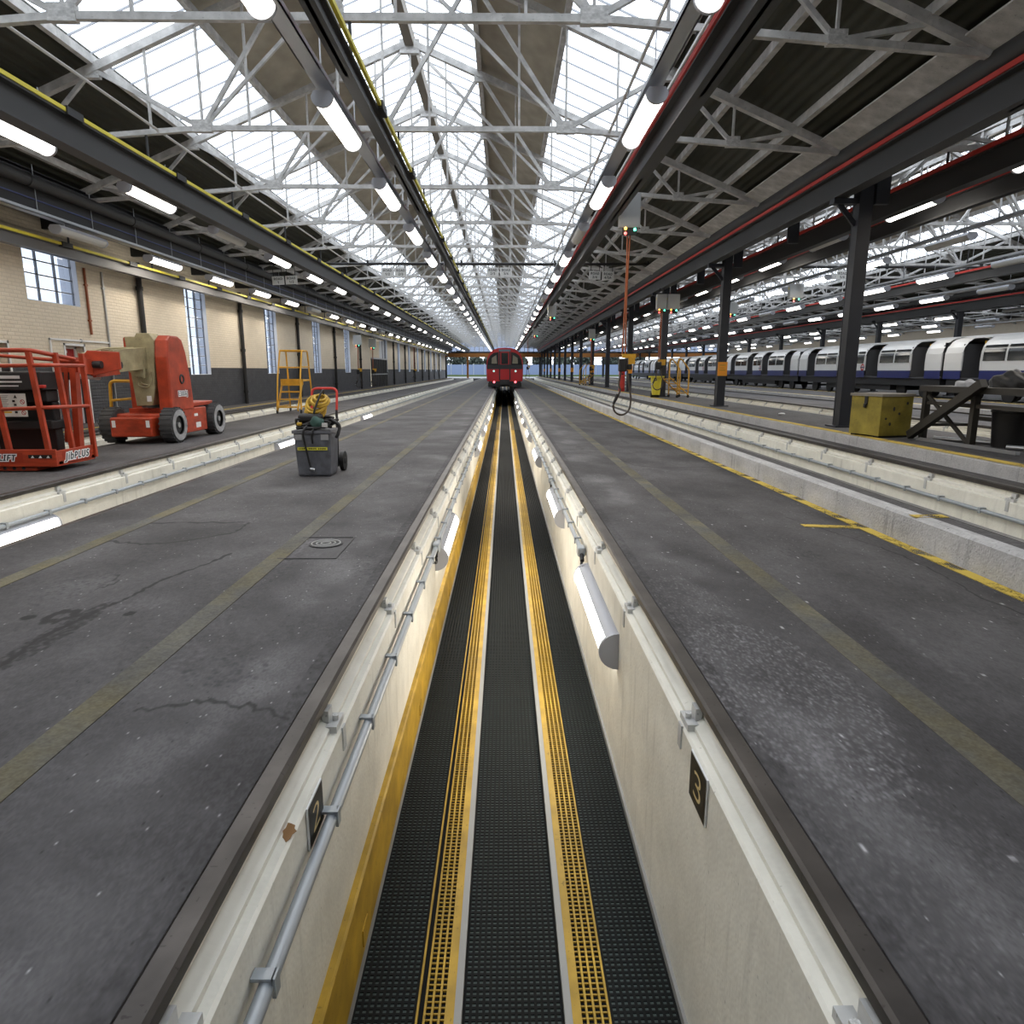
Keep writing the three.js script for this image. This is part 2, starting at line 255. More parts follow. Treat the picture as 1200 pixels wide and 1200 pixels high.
// ---------------------------------------------------------------- structure: levels and floors
const DN = -8, DF = 116, BAY = 3.525, WALLX = -9.8, COLX = 5.93, COL2 = 21.5, COL3 = 37.1;
const FR = 0.3, PR = 0.14;                                         // floor level and pit level on the right
{
  const uvPlane = (x0, x1, y0, y1, d0, d1) => {                   // one quad whose uv runs 0..1 across x and along d
    const g = new THREE.BufferGeometry(), q = [[x0, y0, d0, 0, 0], [x1, y1, d0, 1, 0], [x1, y1, d1, 1, 1], [x0, y0, d1, 0, 1]], p = [], n = [], u = [];
    const nx = -(y1 - y0), ny = x1 - x0, L = Math.hypot(nx, ny);
    for (const k of [0, 1, 2, 0, 2, 3]) { p.push(q[k][0], q[k][1], -q[k][2]); n.push(nx / L, ny / L, 0); u.push(q[k][3], q[k][4]); }
    g.setAttribute('position', new THREE.Float32BufferAttribute(p, 3)); g.setAttribute('normal', new THREE.Float32BufferAttribute(n, 3)); g.setAttribute('uv', new THREE.Float32BufferAttribute(u, 2)); return g;
  };
  const fl = sgroup('floor', 'dark worn asphalt floor in long strips between the sunken tracks', 'floor');
  const slab = (n, x0, x1, y, yb = -0.35) => obj(n, box(x0, x1, yb, y, DN, DF), M.asphalt, fl);
  // strip left of the centre track
  obj('asphalt_strip', uvPlane(-3.70, -0.82, 0, 0, 0, 24), M.floorL, fl);
  obj('asphalt_strip', [box(-3.69, -0.82, -0.35, -0.004, DN, DF), box(-3.69, -0.82, -0.01, 0, DN, 0), box(-3.69, -0.82, -0.01, 0, 24, DF)], M.asphalt, fl);
  slab('asphalt_strip', -6.93, -5.335, 0); slab('asphalt_strip', WALLX - 0.4, -8.57, 0.05);
  obj('asphalt_strip', uvPlane(0.82, 3.2, 0, -0.09, 0, 24), M.floorR, fl);
  const pr = (dy) => [[0.82, -0.4], [3.2, -0.4], [3.2, -0.09 + dy], [0.82, dy]];
  obj('asphalt_strip', [prism(pr(-0.004), DN, DF), prism([[0.82, -0.01], [3.2, -0.1], [3.2, -0.09], [0.82, 0]], DN, 0), prism([[0.82, -0.01], [3.2, -0.1], [3.2, -0.09], [0.82, 0]], 24, DF)], M.asphalt, fl);
  slab('asphalt_strip', 3.32, 3.455, PR); slab('asphalt_strip', 5.095, 5.3, PR);
  slab('asphalt_strip', 5.42, 7.08, FR); slab('asphalt_strip', 8.72, 9.9, FR); slab('asphalt_strip', 9.9, 12.9, 0.12); slab('asphalt_strip', 13.05, 16, 0.25); slab('asphalt_strip', 16, 18.58, 0.08); slab('asphalt_strip', 20.22, COL3 + 0.4, 0.08);
  // kerbs
  const kerbs = [[3.2, 3.32, -0.4, PR + 0.004], [5.3, 5.42, -0.3, FR], [12.9, 13.05, -0.2, 0.25]];
  kerbs.forEach(([x0, x1, y0, y1], i) => {
    const k = struct('trim_' + (i + 1), prism([[x0, y0], [x1, y0], [x1, y1], [x0 + 0.02, y1], [x0, y1 - 0.02]], DN, DF), M.concrete, ['pitted grey concrete kerb stepping up from the sloping floor', 'low concrete kerb topped with a yellow line in front of the columns', 'far concrete kerb beside the sunken plain rails'][i], 'kerb');
  });
  // painted lines
  const line = (label, x0, x1, y, d0, d1, m, tilt = 0) => { const o = tag(obj('painted_line', prism([[x0, y], [x1, y + tilt], [x1, y + tilt + 0.003], [x0, y + 0.003]], d0, d1), m), label, 'painted line'); o.userData.kind = 'structure'; return o; };
  line('faded yellow line along the floor beside the centre track, by the drain cover', -1.68, -1.55, 0.0005, DN, 112, M.yellowWorn);
  line('faded yellow line along the floor close to the white pit with the lift behind it', -3.17, -3.05, 0.0005, DN, 100, M.yellowWorn);
  line('faded yellow line along the floor between centre track and concrete kerb', 1.55, 1.70, -0.0295, DN, 112, M.yellowWorn, -0.0057);
  line('bright yellow line at the foot of the concrete kerb', 3.08, 3.19, -0.0849, DN, 112, M.yellowKerb, -0.0042);
  line('short yellow bar painted across the floor to the kerb line', 2.6, 3.08, -0.067, 5.8, 5.9, M.yellowKerb, -0.0178);
  line('short worn yellow bar painted across the strip on top of the kerb', 3.2, 3.46, PR + 0.0045, 5.2, 5.3, M.yellowKerb);
  line('yellow line on top of the low kerb in front of the columns', 5.31, 5.46, FR + 0.0005, DN, 112, M.yellowKerb);
  line('yellow line on the far kerb beside the plain rails', 12.92, 13.04, 0.2505, DN, 112, M.yellowKerb);
  line('yellow line along the edge of the floor in front of the white train', 15.85, 15.97, 0.2505, DN, 112, M.yellowKerb);
  line('yellow line along the foot of the brick wall', -9.0, -8.9, 0.0505, DN, 112, M.yellowKerb);
}
// drain cover let into the floor
{
  const t = thing('drain_cover', 'dark iron drain cover set in a square frame in the left floor', 'drain cover', V(-1.40, 0, 4.88));
  obj('frame', [bar(V(-0.2, 0.002, -0.31), V(0.2, 0.002, -0.31), 0.012, 0.006), bar(V(0.2, 0.002, -0.31), V(0.2, 0.002, 0.3), 0.012, 0.006), bar(V(-0.2, 0.002, 0.3), V(0.2, 0.002, 0.3), 0.012, 0.006)], M.black, t);
  const c = new THREE.CylinderGeometry(0.125, 0.125, 0.008, 28); c.translate(0.03, 0.002, -0.1);
  const lid = obj('lid', clean(c), M.dark, t);
  const rings = []; for (const r of [0.035, 0.07, 0.105]) { const g = new THREE.TorusGeometry(r, 0.006, 6, 24); g.rotateX(Math.PI / 2); g.translate(0.03, 0.007, -0.1); rings.push(clean(g)); }
  obj('rib', rings, M.angle, lid);
}

// ---------------------------------------------------------------- lamps
const half = (rx, ry, a0, a1, n = 12) => Array.from({ length: n + 1 }, (_, i) => { const a = a0 + (a1 - a0) * i / n; return [rx * Math.cos(a), ry * Math.sin(a)]; });
const PI = Math.PI;
const smoothSheet = (pts, L) => { const g = sheet([...pts].reverse(), -L / 2, L / 2); const p = g.attributes.position, n = g.attributes.normal; for (let i = 0; i < p.count; i++) { const v = new THREE.Vector3(p.getX(i), p.getY(i), 0).normalize(); n.setXYZ(i, v.x, v.y, 0); } return g; };
const LL = 1.62;
function ceilingLamp(lit, withLight, label, group) {               // half-round fitting, glowing face down
  const t = thing('strip_lamp', label, 'lamp', null, 0, group);
  obj('housing', [prism([[-0.125, 0], [0.125, 0], [0.09, 0.06], [-0.09, 0.06]], -LL / 2, LL / 2), rod(V(0, 0.05, -0.5), V(0, 0.13, -0.5), 0.012), rod(V(0, 0.05, 0.5), V(0, 0.13, 0.5), 0.012)], M.housing, t);
  obj('diffuser', smoothSheet(half(0.115, 0.105, PI, 2 * PI), LL - 0.06), lit ? glow : M.offTube, t);
  for (const s of [-1, 1]) { const g = extrude([...half(0.125, 0.115, PI, 2 * PI)], 0.04); g.translate(0, 0, s * (LL / 2 - 0.02)); obj('end_cap', g, M.housing, t); }
  if (lit && withLight) {
    const l = new THREE.RectAreaLight(0xfff2df, LAMP_NITS, 0.2, LL - 0.1); l.position.set(0, -0.115, 0); l.rotation.x = -PI / 2; t.add(l);
  }
  return t;
}
function pitLamp(withLight, label, group) {                        // same fitting on a pit wall, bulging towards -x
  const t = thing('pit_lamp', label, 'lamp', null, 0, group);
  obj('cover', [smoothSheet(half(0.12, 0.115, PI * 0.5, PI * 0.74), LL - 0.05), box(-0.012, 0, -0.115, 0.115, -LL / 2, LL / 2)], M.housing, t);
  obj('diffuser', smoothSheet(half(0.115, 0.11, PI * 0.74, PI * 1.5), LL - 0.05), glow, t);
  for (const s of [-1, 1]) { const g = extrude([...half(0.126, 0.12, PI * 0.5, PI * 1.5)], 0.03); g.translate(0, 0, s * (LL / 2 - 0.01)); obj('end_cap', g, M.housing, t); }
  if (withLight) { const l = new THREE.RectAreaLight(0xfff2df, LAMP_NITS * 2, LL - 0.1, 0.05); l.position.set(-0.119, -0.04, 0); l.rotation.y = PI / 2; t.add(l); }
  return t;
}

// ---------------------------------------------------------------- sunken pits with rails
const DEEP = -1.33;
const chairGeo = merge([box(-0.745, -0.70, -0.14, -0.112, -0.06, 0.06), box(-0.765, -0.738, -0.13, -0.06, -0.03, 0.03), rod(new THREE.Vector3(-0.718, -0.115, 0), new THREE.Vector3(-0.718, -0.09, 0), 0.013, 6), box(-0.692, -0.684, -0.24, -0.138, -0.022, 0.022)]);
const clampGeo = merge([box(-0.688, -0.63, -0.268, -0.258, -0.018, 0.018), box(-0.634, -0.624, -0.318, -0.258, -0.018, 0.018)]);
function pit(c, y0, n, what, opt = {}) {
  for (const s of [-1, 1]) {
    const side = s < 0 ? 'left' : 'right', g = sgroup('pit_wall', `white painted ${side} wall of the inspection pit ${what}`, 'pit wall'); g.position.set(c, y0, 0);
    obj('wall_face', prism([[s * 0.69, DEEP - 0.1], [s * 0.82, DEEP - 0.1], [s * 0.82, -0.14], [s * 0.70, -0.14], [s * 0.69, -0.15]], DN, DF), M.white, g);
    const r = sgroup('track_rail', `brown steel rail on the ${side} wall of the inspection pit ${what}`, 'rail'); r.position.set(c, y0, 0);
    obj('rail_foot', prism([[s * 0.728, -0.14], [s * 0.82, -0.14], [s * 0.82, -0.115], [s * 0.79, -0.1], [s * 0.79, -0.05], [s * 0.772, -0.05], [s * 0.772, -0.1], [s * 0.728, -0.12]], DN, DF), M.white, r);
    obj('rail_head', prism([[s * 0.752, -0.05], [s * 0.82, -0.05], [s * 0.82, -0.004], [s * 0.812, 0.002], [s * 0.756, 0.002], [s * 0.745, -0.008], [s * 0.745, -0.042]], DN, DF), M.rail, r);
    const from = opt.centre && s > 0 ? 5.9 : DN, cd = thing('conduit', `grey conduit on the ${side} wall of the pit ${what}`, 'conduit', V(c, y0, 0));
    obj('pipe', rod(V(s * 0.65, -0.29, from), V(s * 0.65, -0.29, 112), 0.022, 10), M.conduit, cd);
    const rest = [], restC = [];
    for (let k = 0; k < 80; k++) {
      const d = 1.2 + 1.35 * k, near = opt.near && d < opt.near, q = chairGeo.clone(); if (s > 0) q.rotateY(PI); q.translate(0, 0, -d);
      if (near) obj('rail_clip', q, M.chairWhite, r); else if (d < 70) rest.push(q);
      for (const e of [0.3, 0.98]) { if (d + e < from) continue; const q2 = clampGeo.clone(); if (s > 0) q2.rotateY(PI); q2.translate(0, 0, -(d + e)); if (near) obj('conduit_clamp', q2, M.conduit, cd); else if (d < 50) restC.push(q2); }
    }
    if (rest.length) stuff(obj('rail_clip', rest, M.chairWhite, r)); if (restC.length) stuff(obj('conduit_clamp', restC, M.conduit, cd));
  }
  struct('pit_floor', box(c - 0.69, c + 0.69, y0 + DEEP - 0.1, y0 + DEEP, DN, DF), opt.centre ? M.rubber : M.concrete, `floor of the inspection pit ${what}`, 'pit floor');
}
pit(0, 0, 1, 'under the centre track', { near: 20, centre: true });
pit(-4.515, 0, 2, 'beside the orange lift', { near: 24 });
pit(-7.75, 0, 3, 'along the brick wall');
pit(4.275, PR, 4, 'behind the pitted concrete kerb', { near: 24 });
pit(7.9, FR, 5, 'behind the row of columns');
pit(19.4, 0.08, 6, 'under the white and blue train');
// plain rails
for (const x of [10.95, 12.45]) struct('trim_rail', prism([[x - 0.035, 0.1], [x + 0.035, 0.1], [x + 0.035, 0.16], [x - 0.035, 0.16]], DN, DF), M.rail, 'plain steel rail in the sunken floor beyond the white pits', 'rail');

// centre pit: boxed yellow duct, walkway mats and gratings
{
  const duct = struct('trim_duct', [prism([[-0.69, -0.90], [-0.665, -0.90], [-0.655, -0.91], [-0.655, -1.24], [-0.69, -1.24]], DN, DF)], M.yellow, 'yellow boxed strip low on the left wall of the centre pit', 'trim');
  const lids = []; for (const d of [2.55, 4.6, 7.3, 10.9]) lids.push(box(-0.655, -0.65, -1.2, -1.12, d, d + 0.1)); obj('cover_plate', lids, M.yellow, duct);
  struct('trim_skirting', [prism([[-0.69, -1.33], [-0.645, -1.33], [-0.66, -1.24], [-0.69, -1.24]], DN, DF), prism([[0.69, -1.33], [0.675, -1.33], [0.675, -1.25], [0.69, -1.25]], DN, DF)], M.angle, 'grey skirting at the foot of the centre pit walls', 'trim');
  // walkway: open rubber mats; bars near, closed ribbed sheet further off
  const NEAR = 30, P = 0.027;
  function mat2(name, label, x0, x1, y, m, under, cols) {
    const t = thing(name, label, 'walkway mat', V((x0 + x1) / 2, DEEP + y, 0), 0, cols ? 'yellow edged gratings in the centre pit' : undefined); t.userData.kind = undefined; delete t.userData.kind;
    const w = (x1 - x0) / 2;
    obj('underside', box(-w, w, 0.001, 0.006, DN, NEAR), under, t); obj('far_sheet', box(-w, w, 0.001, 0.012, NEAR, DF), m.long, t);
    const lon = [], lat = [], n = Math.round(2 * w / P);
    for (let i = 0; i <= n; i++) { const x = -w + 2 * w * i / n; lon.push(box(x - 0.006, x + 0.006, 0.006, 0.0105, DN, NEAR)); }
    const one = box(-w, w, 0.006, 0.0098, -0.006, 0.006), inst = new THREE.InstancedMesh(one, m.cross || m.long, Math.round((NEAR - 1.5) / P)), mx = new THREE.Matrix4();
    for (let k = 0; k < inst.count; k++) inst.setMatrixAt(k, mx.makeTranslation(0, 0, -(1.5 + k * P)));
    inst.name = 'cross_bar'; inst.castShadow = inst.receiveShadow = true; t.add(inst); stuff(inst);
    stuff(obj('long_bar', lon, m.long, t));
    return t;
  }
  const R = { long: M.rubber };
  mat2('rubber_mat', 'black rubber grid mat under the yellow strip in the centre pit', -0.65, -0.402, 0.03, R, M.rubberUnder);
  mat2('rubber_mat', 'black rubber grid mat under the pit wall with the number 3', 0.402, 0.67, 0.03, R, M.rubberUnder);
  mat2('rubber_mat', 'black rubber grid mat between the two yellow gratings', -0.203, 0.203, -0.002, R, M.rubberUnder);
  for (const s of [-1, 1]) {
    const t = thing('edge_grating', s < 0 ? 'yellow edged grating on the side of the boxed yellow strip' : 'yellow edged grating on the side of the number 3 sign', 'grating', V(s * 0.318, DEEP + 0.03, 0));
    obj('underside', box(-0.078, 0.078, 0.001, 0.003, DN, DF), M.rubber, t);
    obj('edge_plate', box(-s * 0.078, -s * 0.04, 0.006, 0.02, DN, DF), M.yellow, t);
    obj('edge_angle', box(-s * 0.109, -s * 0.078, -0.03, 0.018, DN, DF), M.angle, t);
    const lon = []; for (let i = 0; i < 4; i++) { const x = s * (-0.018 + i * 0.03); lon.push(box(x - 0.0045, x + 0.0045, 0.006, 0.021, DN, DF)); }
    lon.forEach((q) => obj('bar', q, M.yellow, t));
    const inst = new THREE.InstancedMesh(box(-0.04, 0.078, 0.004, 0.011, -0.003, 0.003), M.yellow, Math.round((NEAR - 1.5) / P)), mx = new THREE.Matrix4();
    for (let k = 0; k < inst.count; k++) inst.setMatrixAt(k, mx.makeTranslation(0, 0, -(1.5 + k * P)));
    inst.name = 'cross_bar'; inst.castShadow = inst.receiveShadow = true; t.add(stuff(inst));
  }
}
// pit lamps
{
  const A = pitLamp(true, 'half-round strip lamp on the centre pit wall under the conduit', 'lamps in the centre pit'), pos = [];
  for (const d of [4.05, 8.0, 13.2, 18, 22.6, 27.2, 31.8, 36.4]) pos.push([0.69, -0.47, d + LL / 2, 0]);
  for (const d of [6.25, 14.9, 19.5, 24.1, 28.7, 33.3]) pos.push([-0.69, -0.47, d + LL / 2, PI]);
  pos.forEach(([x, y, d, r], i) => (i ? dup(A, V(x, y, d), r) : (A.position.copy(V(x, y, d)), A.rotation.y = r)));
  const B = pitLamp(true, 'half-round strip lamp on the pit wall beside the lift', 'lamps in the pit beside the lift'); B.position.copy(V(-5.205, -0.44, 6.85)); B.rotation.y = PI;
  for (const d of [16.2, 25.6]) dup(B, V(-5.205, -0.44, d), PI);
  // junction boxes and flexible tails feeding the lamps
  const jb = (x, d, s, label) => {
    const t = thing('junction_box', label, 'junction box', V(x, -0.29, d), 0, 'junction boxes on the pit conduit');
    obj('box_body', rbox(0.07, 0.09, 0.13, 0.02), M.conduit, t); obj('gland', rod(new THREE.Vector3(0, -0.02, 0.06), new THREE.Vector3(0, -0.06, 0.12), 0.02), M.black, t);
    obj('tail', tube([new THREE.Vector3(0, -0.05, 0.1), new THREE.Vector3(s * 0.01, -0.1, 0.15), new THREE.Vector3(0, -0.08, 0.24)], 0.012), M.black, t);
  };
  jb(0.645, 5.85, -1, 'grey conduit junction box above a pit lamp'); jb(0.645, 9.85, -1, 'grey conduit junction box above a pit lamp'); jb(-0.645, 6.0, 1, 'grey conduit junction box above a pit lamp'); jb(-0.645, 14.6, 1, 'grey conduit junction box above a pit lamp');
  const sk = thing('wall_socket', 'small rusty brown socket on the centre pit wall behind a lamp', 'socket', V(0.66, -0.62, 10.2)); obj('socket_body', rbox(0.06, 0.11, 0.16, 0.02), M.cable, sk); obj('flap', rbox(0.02, 0.09, 0.1, 0.008, -0.035, 0, 0), M.black, sk);
}
{ const sh = Array.from({ length: 14 }, (_, i) => { const a = i / 14 * 6.283, r = 0.016 + 0.02 * rnd(); return [Math.cos(a) * r * 0.8, Math.sin(a) * r * 1.6]; }); const g = extrude(sh, 0.002); g.rotateX(-PI / 2); const o = tag(obj('rust_stain', g, M.rust), 'small brown rust stain on the white ledge beside the number 2', 'stain'); o.position.copy(V(-0.708, -0.1385, 1.9)); o.userData.kind = 'structure'; }
// number plates on the pit walls
function numberPlate(txt, x, y, d, w, h, face, label) {
  const t = thing('number_plate', label, 'sign', V(x, y, d)); t.rotation.y = face;
  const tex = paintTex(128, 160, (g) => { g.fillStyle = '#0c0c0c'; g.fillRect(0, 0, 128, 160); g.fillStyle = '#d9c38c'; g.font = '130px sans-serif'; g.textAlign = 'center'; g.textBaseline = 'middle'; g.fillText(txt, 64, 84); });
  obj('backing', box(-w / 2 - 0.004, w / 2 + 0.004, -h / 2 - 0.004, h / 2 + 0.004, -0.002, 0.004), M.plate, t);
  const p = new THREE.PlaneGeometry(w, h); p.translate(0, 0, 0.0035); obj('printed_face', clean(p), mat('#ffffff', 0.5, 0, { map: tex }), t);
}
numberPlate('3', 0.684, -0.235, 2.26, 0.2, 0.18, -PI / 2, 'black plate with a cream number 3 on the centre pit wall');
numberPlate('2', -0.684, -0.22, 2.1, 0.17, 0.15, PI / 2, 'black plate with a cream number 2 behind the pit conduit');

// ---------------------------------------------------------------- roof: three gabled bays
const RIDGE = 7.98, TAN = 0.4125, HALF = 7.8, U = [0, 1.41, 2.9, 4.55, 7.8];
const roofY = (u) => RIDGE - TAN * Math.abs(u);
const BAYS = [[-1.935, 'over the centre track'], [13.715, 'over the white train'], [29.3, 'at the far side of the shed']];
const T0 = 15.5 - 6 * BAY;                                         // first truss, behind the camera
const paneGeo = {};
BAYS.forEach(([rx, where], b) => {
  const c = sgroup('ceiling', `gabled roof of glazing, boards and dark corrugated sheets ${where}`, 'roof'); c.position.x = rx;
  for (const s of [-1, 1]) {
    const sec = (u0, u1, t, dy = 0) => [[s * u0, roofY(u0) + dy], [s * u1, roofY(u1) + dy], [s * u1, roofY(u1) + dy + t], [s * u0, roofY(u0) + dy + t]];
    obj('corrugated_sheet', prism(sec(U[3], U[4] + 0.05, 0.06), DN, DF), M.green, c);
    obj('ceiling_board', prism(sec(U[1], U[2], 0.05), DN, DF), M.board, c);
    for (const u of [U[1], U[2], U[3], 5.6, 6.65]) obj('purlin', prism([[s * u - 0.045, roofY(u) - 0.14], [s * u + 0.045, roofY(u) - 0.14], [s * u + 0.045, roofY(u) - 0.01], [s * u - 0.045, roofY(u) - 0.01]], DN, DF), M.truss, c);
    obj('fascia_plate', prism(sec(7.0, 7.35, 0.02, -0.2), DN, DF), M.fascia, c);
    // glazing: bars and panes
    const bars = [];
    for (const [u0, u1] of [[0, U[1]], [U[2], U[3]]]) {
      const rest = [];
      for (let n = 0; n < 35; n++) for (let k = 0; k < 6; k++) {
        const d0 = T0 + n * BAY + k * BAY / 6, d1 = d0 + BAY / 6; if (d1 > DF) continue;
        bars.push(bar(V(s * u0, roofY(u0) + 0.02, d0), V(s * u1, roofY(u1) + 0.02, d0), 0.016, 0.03));
        const single = b === 0 && d0 > 9 && d0 < 34;
        const key = s + '_' + u0;
        if (single) {
          if (!paneGeo[key]) paneGeo[key] = sheet([[s * u0, roofY(u0) + 0.03], [s * u1, roofY(u1) + 0.03]], 0.006, BAY / 6 - 0.006);
          const o = obj('pane', paneGeo[key], pane, c); o.position.z = -d0;
        } else rest.push(sheet([[s * u0, roofY(u0) + 0.03], [s * u1, roofY(u1) + 0.03]], d0 + 0.006, d1 - 0.006));
      }
      stuff(obj('pane', rest, pane, c));
      obj('corrugated_sheet', prism(sec(u0, u1, 0.05), DN, T0), M.green, c);
    }
    stuff(obj('glazing_bar', bars, M.glazeBar, c));
  }
  obj('ridge_beam', box(-0.09, 0.09, RIDGE - 0.28, RIDGE - 0.02, DN, DF), M.ridge, c);
  obj('tie_rod', [rod(V(-3.6, 5.02, DN), V(-3.6, 5.02, DF), 0.022, 6), rod(V(3.6, 5.02, DN), V(3.6, 5.02, DF), 0.022, 6)], M.truss, c);
});
// trusses
function makeTruss(fine) {
  const t = thing('roof_truss', 'pale grey lattice roof truss spanning the bay over the centre track', 'truss', null, 0, 'roof trusses over the centre track');
  const P = (u, y) => new THREE.Vector3(u, y, 0), yb = 5.06, top = (u) => roofY(u) - 0.2, end = (u) => yb - Math.max(0, Math.abs(u) - 2.9) * 0.075;
  const groups = { top_chord: [], bottom_chord: [], strut: [], hanger: [], gusset: [] };
  const put = (n, g) => (fine ? obj(n, g, M.truss, t) : groups[n].push(g));
  put('bottom_chord', bar(P(-2.9, yb), P(2.9, yb), 0.07, 0.08));
  for (const s of [-1, 1]) {
    put('top_chord', bar(P(0, top(0)), P(s * 7.7, top(7.7)), 0.11, 0.12));
    put('bottom_chord', bar(P(s * 2.9, yb), P(s * 7.6, end(7.6)), 0.08, 0.075));
    for (const [u0, y0, u1, y1, w] of [[1.41, top(1.41), 0, yb, 0.06], [1.41, top(1.41), 2.9, yb, 0.06], [4.55, top(4.55), 2.9, yb, 0.065], [4.55, top(4.55), 5.6, end(5.6), 0.055], [6.65, top(6.65), 5.6, end(5.6), 0.055], [2.9, yb, 0.05, top(0) - 0.06, 0.05]]) put('strut', bar(P(s * u0, y0), P(s * u1, y1), w, w));
    for (const u of [0.72, 2.15, 2.9, 3.72, 5.6]) put('hanger', bar(P(s * u, top(u)), P(s * u, end(u)), 0.035, 0.035));
    for (const [u, y, w, h] of [[2.9, yb + 0.03, 0.42, 0.24], [5.6, end(5.6) + 0.03, 0.3, 0.2], [1.41, top(1.41) - 0.06, 0.3, 0.22], [4.55, top(4.55) - 0.06, 0.3, 0.2], [7.5, end(7.5) + 0.08, 0.36, 0.28]]) { const g = new THREE.BoxGeometry(w * 0.72, h * 0.75, 0.09); g.translate(s * u, y, 0); put('gusset', clean(g)); }
  }
  put('hanger', bar(P(0, top(0)), P(0, yb), 0.035, 0.035));
  { const g = new THREE.BoxGeometry(0.3, 0.22, 0.1); g.translate(0, yb + 0.03, 0); put('gusset', clean(g)); const g2 = new THREE.BoxGeometry(0.4, 0.26, 0.1); g2.translate(0, top(0) - 0.08, 0); put('gusset', clean(g2)); }
  if (!fine) for (const n in groups) stuff(obj(n, groups[n], M.truss, t));
  return t;
}
{
  const fine = makeTruss(true), far = makeTruss(false); let f0 = true, c0 = true;
  BAYS.forEach(([rx, where], b) => {
    const lab = `pale grey lattice roof truss spanning the bay ${where}`, grp = `roof trusses ${where}`;
    for (let n = 0; n < 35; n++) {
      const d = T0 + n * BAY; if (b === 2 && d < 12) continue;
      const near = b === 0 && d > 7 && d < 40; let o;
      if (near) { if (f0) { o = fine; o.position.copy(V(rx, 0, d)); f0 = false; } else o = dup(fine, V(rx, 0, d)); } else { if (c0) { o = far; o.position.copy(V(rx, 0, d)); c0 = false; } else o = dup(far, V(rx, 0, d)); }
      o.userData.label = lab; o.userData.group = grp;
    }
  });
}

